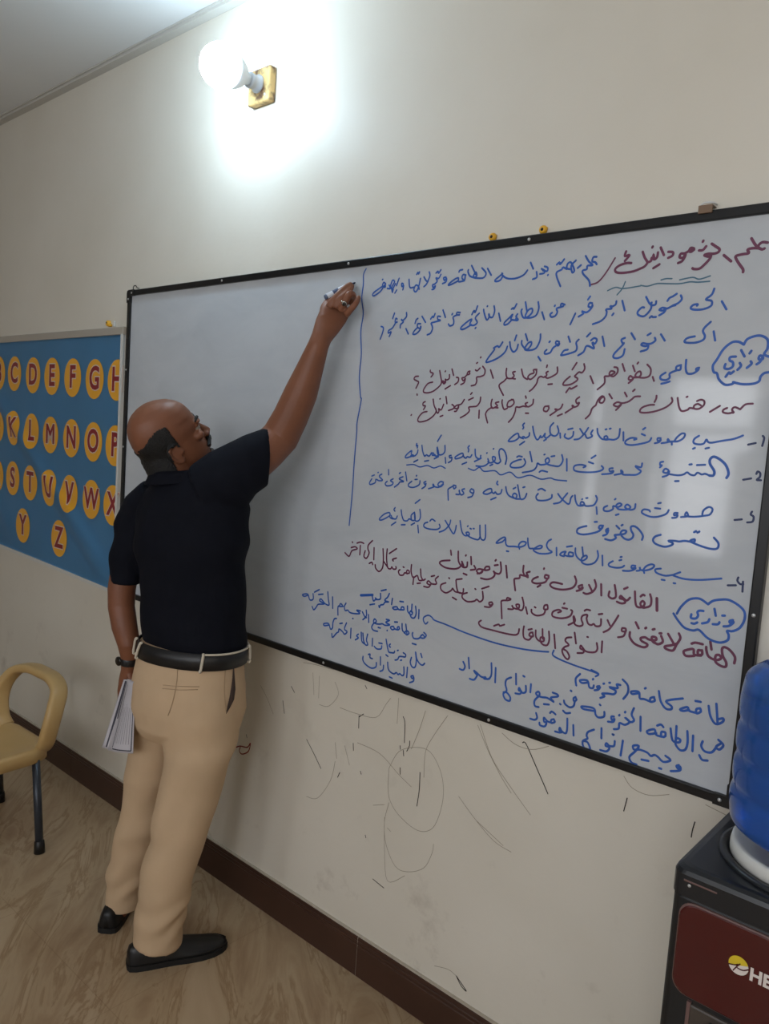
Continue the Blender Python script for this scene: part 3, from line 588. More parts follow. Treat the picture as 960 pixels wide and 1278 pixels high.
# left arm hangs and holds the papers
AL = [(176, 632, .13, 22), (166, 665, .125, 19), (158, 700, .12, 17.5), (152, 735, .115, 17), (151.5, 757, .11, 16.2), (155.5, 782, .09, 15.6), (161, 804, .075, 13.6), (161.5, 822, .085, 10.2), (160.5, 836, .088, 9.2), (159, 846, .092, 10.0, .021), (157.5, 862, .096, 10.5, .016), (156, 876, .10, 9.0, .013)]
limb(body, AL)
def finger(pts, r, n=12):
    tube(body, crom(np.array(pts), 4), list(np.interp(np.linspace(0, 1, 4*(len(pts)-1)+1), np.linspace(0, 1, len(r)), r)), n, 0, VB)
    ball(body, pts[-1], r[-1], None, 12)
for k, (x, y, s) in enumerate(((151, 876, .120), (152.5, 881, .106), (154.5, 884, .092), (157, 883, .078))):   # fingers curl round the outer side of the papers
    finger([PT(153+k*2.0, 862, s), PT(x, y-4, s), PT(x+1, y+8-k, s), PT(x+6, y+15-k*2, s+.004)], [.0095, .0090, .0085, .0075])
finger([PT(162, 842, .075), PT(165, 852, .062), PT(166, 863, .058), PT(165.5, 872, .056)], [.012, .0115, .010, .0085])
# right arm raised to the board
YW = lambda px, py, y: float((PY(px, py, y)-BB)@VB)
AR = [(282, 606, -.10, 26), (310, 583, -.085, 25), (333, 562, -.065, 24.5), (350, 545, -.045, 23.5), (363, 520, -.01, 22), (376, 490, .03, 20.8), (387, 460, .07, 16.8), (397.5, 431, .105, 13.2)]
sw = YW(400, 424, -.125); AR = [tuple(r[:2])+(float(np.interp(i, [0, 3, 7], [-.10, -.06, sw])),)+(r[3],) for i, r in enumerate(AR)]
AR += [(401.5, 421, sw+.004, 13), (409, 406, sw+.012, 16.5, .021), (416.5, 393, sw+.02, 18, .019), (422, 384, sw+.026, 17.2, .015), (425, 379, sw+.030, 15, .011)]
limb(body, AR)
def fy(l): return [PY(a, b, y) for a, b, y in l]
finger(fy([(411, 384, -.115), (415, 376, -.112), (424, 366, -.098), (432, 358.5, -.075), (437, 354.8, -.058)]), [.0115, .0105, .0095, .0088, .0078])
finger(fy([(418, 384, -.108), (422, 376, -.106), (430, 368.5, -.092), (436.5, 362, -.070), (439.5, 357.5, -.056)]), [.0110, .0105, .0095, .0088, .0078])
finger(fy([(425, 388, -.103), (430.5, 378, -.104), (436.5, 367, -.100), (441.5, 370, -.072), (438, 378, -.060)]), [.0110, .0105, .0105, .0095, .0080])
finger(fy([(432, 393, -.098), (438, 386, -.099), (444, 379, -.094), (447.5, 371.5, -.078)]), [.0105, .0095, .0085, .0074])
finger(fy([(404, 398, -.115), (405, 384, -.098), (414, 372, -.075), (426, 363, -.058), (434, 358, -.050)]), [.0135, .0125, .0110, .0100, .0085])
bm = remeshed(body, .0034, 3, .5)
body_o = obj('body', bm, m_skin, person, True)

# ---- face parts
for sg in (1, -1):
    bm = BM(); ball(bm, HP(8.0, -.95, sg*3.15), HK*1.25, HA, 24); eye = obj('eye', bm, m_eye, person, True)
    d = HF*.93+HS*sg*.02+HU*.2; d /= np.linalg.norm(d); c_ = HP(8.0, -.95, sg*3.15)
    bm = BM(); lathe(bm, [(.6*HK, 1.08*HK), (.5*HK, 1.19*HK), (.25*HK, 1.26*HK)], c_, d, 20); obj('iris', bm, m_iris, eye, True)
    bm = BM(); pts = [HP(f, u, sg*s) for f, u, s in ((9.75, .75, 1.1), (9.95, 1.3, 2.2), (9.6, 1.75, 3.4), (8.9, 1.7, 4.5), (8.1, 1.2, 5.4))]
    tube(bm, crom(np.array(pts), 4), [.0022]+[.0042]*7+[.0048]*5+[.003]*3+[.0015], 8, 0, HU); obj('eyebrow', bm, m_hair, person, True)
bm = BM(); pts = [HP(f, u, s) for f, u, s in ((8.7, -7.6, -3.3), (9.8, -6.6, -2.2), (10.4, -5.9, -.9), (10.5, -5.8, 0), (10.4, -5.9, .9), (9.8, -6.6, 2.2), (8.7, -7.6, 3.3))]
tube(bm, crom(np.array(pts), 4), [.003]+[.0062]*5+[.0085]*13+[.0062]*5+[.003], 10, 0, HU); obj('moustache', bm, m_hair, person, True)
bm = BM(); ball(bm, HP(9.35, -10.4, 0), HK*np.array([1.0, 1.7, 1.1]), HA, 16); obj('goatee', bm, mat('grizzled_hair', srgb(84, 76, 70), .8, noise=.3, scale=200), person, True)
# horseshoe of dark hair round the back and sides of the bald head, lying on the scalp
def hair_ok(p):
    q = (np.array(p)-HC)/HK; f, u, s = q@HF, q@HU, q@HS
    wob = .16*math.sin(f*1.9)+.08*math.sin(s*3.7+f)
    top = 6.9+(f+.6)*.66 if abs(s) > 3 else .0+.05*abs(s)
    if u > min(top, 4.9)+wob or u < -13.0 or f > .5-max(u, 0)*.12+wob*.5 or abs(s) > 9: return False
    if u < -1.4 and f > -2.9:
        return -.1 < f and u > -2.4
    if u < -9 and f > -3.6: return False
    return True
hb_ = BM(); hb_.from_mesh(body_o.data); B0 = np.array(root_loc(body_o))
zlo = HC[2]-.16
keep = set(v for v in hb_.verts if v.co.z+B0[2] > zlo and hair_ok(np.array(v.co)+B0))
bmesh.ops.delete(hb_, geom=[f for f in hb_.faces if not all(v in keep for v in f.verts)], context='FACES')
bmesh.ops.delete(hb_, geom=[v for v in hb_.verts if not v.link_faces], context='VERTS')
for v in hb_.verts: v.co += Vector(B0)
hb_.normal_update()
for v, d in [(v, v.normal*.0035) for v in hb_.verts]: v.co += d
r_ = bmesh.ops.solidify(hb_, geom=hb_.faces[:], thickness=.005)
for v in hb_.verts: v.co += v.normal*.0008*mnoise.noise(v.co*110)
obj('hair', hb_, m_hair, person, True)

# ---- shirt
bm = BM(); trunk(bm, TORSO)
limb(bm, [(262, 614, -.06, 40, .085), (285, 598, -.085, 40, .075), (310, 582, -.09, 39, .07), (335, 570, -.075, 37, .066)], tang={2: (1, -.22), 3: (1, -.08)}, n=32)
limb(bm, [(196, 622, .08, 26), (178, 634, .115, 25.5), (167, 660, .12, 24.5), (160.5, 692, .12, 22.5), (156.5, 727, .115, 20)], tang={4: (-.03, 1)}, n=32)
ball(bm, PT(180, 632, .10), np.array([.062, .060, .055])); ball(bm, PT(287, 603, -.085), .085)
bm = remeshed(bm, .006, 6)
def shirt_fold(p):
    q = p-BB; a = q@SA; z = p[2]
    w = .006*math.sin(38*z+10*a+3*mnoise.noise(Vector(p*5)))*max(0, 1-abs(z-1.02)/.14)                    # blousing above the belt
    w += .006*math.sin(40*(z*.75-a*.66)+4*mnoise.noise(Vector(p*4)))*max(0, 1-abs(z-1.3)/.25)            # drag lines up to the raised arm
    return w+.005*mnoise.noise(Vector(p*7))
folds(bm, shirt_fold)
sh = obj('polo_shirt', bm, m_shirt, person, True)
bm = BM(); rings = []
for (px, py, hw, t, k_) in ((216, 601, 36, .30, 1), (217, 593, 33.5, .28, 1), (216.5, 586, 31.5, .26, 1), (216, 586.5, 30, .26, 1), (216, 596, 30.5, .28, 1)):
    c = PT(px+4, py, 0); h = hw/ppm(c); rings.append(ell(c, RB*h*1.06+ZB*h*t*.5, VB*h*.95, 36))
rings_to_mesh(bm, rings, False); obj('collar', bm, m_shirt, sh, True)

# ---- trousers, belt
bm = BM(); trunk(bm, HIPS); limb(bm, LEGL, n=28); limb(bm, LEGR, n=28, tang={9: (-.1, 1)})
bm = remeshed(bm, .006, 6)
def trouser_fold(p):
    q = p-BB; a = q@RB; z = p[2]; w = 0
    nz = mnoise.noise(Vector((p[0]*6, p[1]*6, p[2]*6)))
    w += .0055*math.sin(30*(z-.9*a)+4*nz)*max(0, 1-abs(z-.66)/.16)                                            # pulls below the seat
    w += .0065*math.sin(26*(z-.6*a)+5*nz)*max(0, 1-abs(z-.40)/.2)
    w += .005*math.sin(60*(z-.8*a)+5*nz)*max(0, 1-abs(z-.17)/.10)                                               # break over the shoes
    return w+.004*nz
folds(bm, trouser_fold)
tro = obj('trousers', bm, m_trouser, person, True)
def band(zs, hw0, name, m, parent, out=1.0, tilt=.0):
    bm = BM(); rings = []
    for (px, py, hw, rt) in zs:
        c = PT(px, py, 0); h = hw/ppm(c)*1.12; rings.append(ell(c, SA*h, SF*h*rt, 56, .92))
    rings_to_mesh(bm, rings, False); return bm
BELT = [(241, 799.5, 62.0, .735), (241, 800, 63.6, .735), (239.5, 819, 64.4, .755), (239.5, 819.5, 62.6, .755)]
bm = band(BELT, 0, 'belt', m_belt, person); belt = obj('belt', bm, m_belt, person, True)
def on_belt(th, z_t, out=1.0):
    """a point on the outside of the belt: th round the waist, z_t from 0 (top) to 1 (bottom)"""
    px, py, hw, rt = [np.interp(z_t, [0, 1], [BELT[1][i], BELT[2][i]]) for i in range(4)]
    c = PT(px, py, 0); h = hw/ppm(c)*1.12*out; f = lambda q: math.copysign(abs(q)**.92, q)
    return c+SA*h*f(math.cos(th))+SF*h*rt*f(math.sin(th))
for th, lean in ((math.radians(212), .075), (math.radians(232), .085), (math.radians(306), .02), (math.radians(20), 0), (math.radians(130), 0)):
    bm = BM(); P_ = [on_belt(th-lean*q+lean*.5, t, o_) for t, o_, q in ((-.20, 1.0, -.2), (-.12, 1.035, -.1), (.5, 1.04, .5), (1.1, 1.035, 1.1), (1.22, .99, 1.2))]
    tube(bm, crom(np.array(P_), 4), .0042, 8, 0, ZB); obj('belt_loop', bm, m_loop, tro, True)
bm = BM(); P_ = [on_belt(t, -.10, 1.012) for t in np.linspace(math.radians(306), math.radians(450), 24)]
tube(bm, P_, .0032, 8, 0, ZB); obj('waistband', bm, m_loop, tro, True)
# back pocket welt and the gaping side pocket, laid on the cloth
from mathutils.bvhtree import BVHTree
tb_ = BM(); tb_.from_mesh(tro.data); bvh = BVHTree.FromBMesh(tb_); T0 = np.array(root_loc(tro))
def on_cloth(px, py, lift=.0015):
    d = ray(px, py); d /= np.linalg.norm(d); h = bvh.ray_cast(Vector(CAM-T0), Vector(d))
    if h[0] is None: return None
    return np.array(h[0])+T0+np.array(h[1])*lift
def seam(pts, r, name, m):
    P_ = [q for q in (on_cloth(a, b) for a, b in crom(np.array(pts, float), 5)) if q is not None]
    bm = BM(); tube(bm, P_, r, 6, 0, VB); return obj(name, bm, m, tro, True)
m_seam = mat('seam_thread', srgb(172, 146, 116), .9)  # seam lines in a slightly darker tan than the trouser cloth
seam([(204, 855), (222, 856.5), (249, 857)], .0010, 'back_pocket_seam', m_seam); seam([(203, 859), (224, 861), (247, 860.5)], .0010, 'back_pocket_seam', m_seam)
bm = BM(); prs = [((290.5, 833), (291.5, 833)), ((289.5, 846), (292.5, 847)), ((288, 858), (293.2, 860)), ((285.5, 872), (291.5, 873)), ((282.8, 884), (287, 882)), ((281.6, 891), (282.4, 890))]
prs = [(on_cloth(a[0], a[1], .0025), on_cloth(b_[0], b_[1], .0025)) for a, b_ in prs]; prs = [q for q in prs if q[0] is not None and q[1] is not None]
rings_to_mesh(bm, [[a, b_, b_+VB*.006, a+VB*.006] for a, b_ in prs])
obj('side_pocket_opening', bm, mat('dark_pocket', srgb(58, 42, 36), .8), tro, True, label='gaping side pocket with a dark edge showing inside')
seam([(281, 836), (280, 850), (280, 868), (282, 888)], .0010, 'side_pocket_seam', m_seam)
seam([(222, 824), (221, 850), (216, 875), (210, 893)], .0009, 'seat_seam', m_seam)
tb_.free()

# ---- shoes
def shoe(heel, toe, width, label):
    heel, toe = np.array(heel), np.array(toe); d = toe-heel; Ld = np.linalg.norm(d); d = d/Ld; sd = np.array([d[1], -d[0], 0])
    prof = [(0, .012, .050), (.02, .026, .066), (.08, .033, .074), (.2, .037, .076), (.34, .038, .073), (.46, .040, .066), (.58, .045, .054), (.72, .047, .044), (.84, .042, .038), (.93, .031, .033), (.98, .018, .027), (1.0, .008, .022)]
    bm = BM(); rings = []
    for t, hw, ht in prof:
        c = heel+d*Ld*t; hw *= width; ring = []
        for (x, z) in ((-.90, .010), (-1, .020), (-.97, .035), (-.86, .62), (-.6, .90), (-.25, 1.0), (.25, 1.0), (.6, .90), (.86, .62), (.97, .035), (1, .020), (.90, .010)):
            zz = z if z <= .02 else (z*ht if z > .04 else .026); ring.append(c+sd*hw*x+ZB*zz)
        rings.append(ring)
    rings_to_mesh(bm, rings); bmesh.ops.subdivide_edges(bm, edges=bm.edges[:], cuts=1, use_grid_fill=True, smooth=.4)
    s_ = obj('shoe', bm, m_shoe, person, True)
    bm = BM(); ol = [(t, hw) for t, hw, _ in prof]
    ring = [(heel+d*Ld*(t+(.006 if t > .5 else -.004))+sd*(hw*width+.0025)) for t, hw in ol]+[(heel+d*Ld*(t+(.006 if t > .5 else -.004))-sd*(hw*width+.0025)) for t, hw in ol[::-1]]
    rings_to_mesh(bm, [[p+ZB*z for p in ring] for z in (.0, .014, .017)]); obj('shoe_sole', bm, m_sole, s_)
    return s_
shoe((.946, -.488, 0), (1.068, -.212, 0), 1.0, '')
shoe((.765, -.455, 0), (.580, -.245, 0), 1.0, '')

# ---- wristwatch and ring
c1, c2 = PT(161.5, 822, .085), PT(160.5, 832, .087); t_ = (c2-c1)/np.linalg.norm(c2-c1)
bm = BM(); lathe(bm, [(.0262, -.004), (.0275, -.002), (.0275, .017), (.0262, .019)], c1, t_, 32, 0, False); w_ = obj('wristwatch', bm, m_belt, person, True)
bm = BM(); o_ = c1+t_*.0075-RB*.0275; lathe(bm, [(.013, 0), (.0145, .002), (.0145, .007), (.012, .009)], o_, -RB*.8-VB*.6, 24); obj('watch_case', bm, m_stone, w_, True)
A_, B_ = PY(434, 384, -.103), PY(437, 377, -.104); d_ = (B_-A_)/np.linalg.norm(B_-A_)
A_, B_ = PY(429.0, 380.7, -.104), PY(432.2, 374.9, -.104); d_ = (B_-A_)/np.linalg.norm(B_-A_)
bm = BM(); lathe(bm, [(.0112, -.002), (.0122, -.0018), (.0122, .0018), (.0112, .002)], (A_+B_)/2, d_, 28, 0, False); rg = obj('finger_ring', bm, m_silver, person, True)
vw = (CAM-A_)/np.linalg.norm(CAM-A_); vw2 = vw-d_*(vw@d_); vw2 /= np.linalg.norm(vw2); o_ = (A_+B_)/2+vw2*.0105
bm = BM(); lathe(bm, [(.0068, 0), (.0078, .002), (.0066, .0042)], o_, vw2, 20); st = obj('ring_setting', bm, m_silver, rg, True)
bm = BM(); lathe(bm, [(.0056, .0035), (.0048, .0058), (.002, .0066)], o_, vw2, 20); obj('ring_stone', bm, m_stone, rg, True)

# ---- marker in the raised hand
T_ = PY(443.6, 352.6, -.0145); E_ = PY(405.5, 371.5, -.098); d_ = (E_-T_)/np.linalg.norm(E_-T_); Lm = np.linalg.norm(E_-T_)
mk = thing('marker_pen', 'white and blue whiteboard marker held in the raised hand, its dark tip at the board', 'marker', tuple((T_+E_)/2))
bm = BM(); lathe(bm, [(.0012, 0), (.0026, .003), (.0030, .009)], T_, d_, 14); obj('marker_tip', bm, mat('ink_tip', srgb(20, 28, 60), .5), mk, True)
bm = BM(); lathe(bm, [(.0034, .009), (.0058, .012), (.0062, .020), (.0080, .024), (.0084, Lm*.30)], T_, d_, 20); obj('marker_nose', bm, mat('blue_marker_plastic', srgb(46, 66, 120), .35), mk, True)
bm = BM(); lathe(bm, [(.0086, Lm*.30), (.0088, Lm*.32), (.0088, Lm*.93), (.0078, Lm*.935)], T_, d_, 24); obj('marker_barrel', bm, mat('marker_white', srgb(214, 220, 230), .3), mk, True)
bm = BM(); lathe(bm, [(.00895, Lm*.55), (.00905, Lm*.555), (.00905, Lm*.74), (.00895, Lm*.745)], T_, d_, 24, 0, False); obj('marker_label', bm, mat('marker_label_blue', srgb(70, 84, 120), .4), mk, True)
bm = BM(); lathe(bm, [(.0078, Lm*.935), (.0080, Lm*.94), (.0074, Lm*.995), (.004, Lm)], T_, d_, 20); obj('marker_plug', bm, mat('marker_plug_grey', srgb(96, 110, 138), .4), mk, True)

# ---- folded papers in the hanging hand
m_paper = mat('paper', srgb(196, 192, 198), .8, noise=.05, scale=9); m_print = mat('printed_ink', srgb(66, 66, 78), .8)
pap = thing('paper_booklet', 'folded white papers with dark printed edges held down beside the trousers', 'papers', tuple(PT(155, 895, .04)))
def sheet(tl, tr, br, bl, th, name, bulge=.0, ink=True):
    q = [PT(*c) for c in (tl, tr, br, bl)]; nrm = np.cross(q[1]-q[3], q[2]-q[0]); nrm /= np.linalg.norm(nrm); nrm = nrm if nrm@(CAM-q[0]) > 0 else -nrm
    def at(u, v, l=0.0): return (q[0]*(1-u)+q[1]*u)*(1-v)+(q[3]*(1-u)+q[2]*u)*v+nrm*(bulge*math.sin(math.pi*u)*(.3+.7*v)+l)
    bm = BM(); nu, nv = 10, 16
    g = [[[bm.verts.new(Vector(at(i/nu, j/nv, l))) for j in range(nv+1)] for i in range(nu+1)] for l in (0, -th)]
    for i in range(nu):
        for j in range(nv):
            bm.faces.new((g[0][i][j], g[0][i+1][j], g[0][i+1][j+1], g[0][i][j+1])); bm.faces.new((g[1][i][j+1], g[1][i+1][j+1], g[1][i+1][j], g[1][i][j]))
    rim = [(i, 0) for i in range(nu)]+[(nu, j) for j in range(nv)]+[(i, nv) for i in range(nu, 0, -1)]+[(0, j) for j in range(nv, 0, -1)]
    for k in range(len(rim)):
        a, b = rim[k], rim[(k+1) % len(rim)]; bm.faces.new((g[0][a[0]][a[1]], g[1][a[0]][a[1]], g[1][b[0]][b[1]], g[0][b[0]][b[1]]))
    o = obj(name, bm, m_paper, pap, True)
    return o, at
def ink(o, at, lines, w, name='printed_rule'):
    bm = BM()
    for (u0, v0, u1, v1) in lines:
        pts = [(u0+(u1-u0)*t, v0+(v1-v0)*t) for t in np.linspace(0, 1, 12)]; du, dv = u1-u0, v1-v0; L_ = math.hypot(du, dv)
        pw = (-dv/L_*w*(2.2 if abs(dv) > abs(du) else 1), du/L_*w)
        A1 = [bm.verts.new(Vector(at(u+pw[0], v+pw[1], .0006))) for u, v in pts]; B1 = [bm.verts.new(Vector(at(u-pw[0], v-pw[1], .0006))) for u, v in pts]
        for k in range(11): bm.faces.new((A1[k], A1[k+1], B1[k+1], B1[k]))
    obj(name, bm, m_print, o)
o, at = sheet((154.5, 848, .065), (162, 848.5, .048), (146, 936, .045), (127, 933, .08), .002, 'page', .004); ink(o, at, [(.55, .02, .50, .98)], .10)
o, at = sheet((158.5, 847.5, .040), (166, 849, .000), (161, 938, -.005), (134.5, 936.5, .05), .0035, 'page', .006); ink(o, at, [(.10, .03, .12, .55)], .02)
o, at = sheet((160, 848.5, .028), (168.5, 851, -.030), (166, 940.5, -.035), (137, 936.5, .030), .0012, 'cover_page', .010)
ink(o, at, [(.16, .06, .14, .95), (.14, .965, .94, .965), (.94, .1, .94, .965)], .008)
ink(o, at, [(u, .35+.03*math.sin(u*20), u, .88) for u in np.linspace(.24, .84, 7)], .0025, 'printed_text')

m_ib = mat('blue_marker_ink', srgb(42, 92, 178), .45, noise=.15, scale=40); m_ir = mat('maroon_marker_ink', srgb(108, 50, 80), .45, noise=.15, scale=40); m_ig = mat('green_marker_ink', srgb(70, 110, 134), .5); m_id = mat('navy_marker_ink', srgb(34, 48, 92), .45)
m_pencil = mat('pencil_line', srgb(158, 147, 128), .8); m_crim = mat('crimson_scrawl', srgb(128, 38, 30), .7)

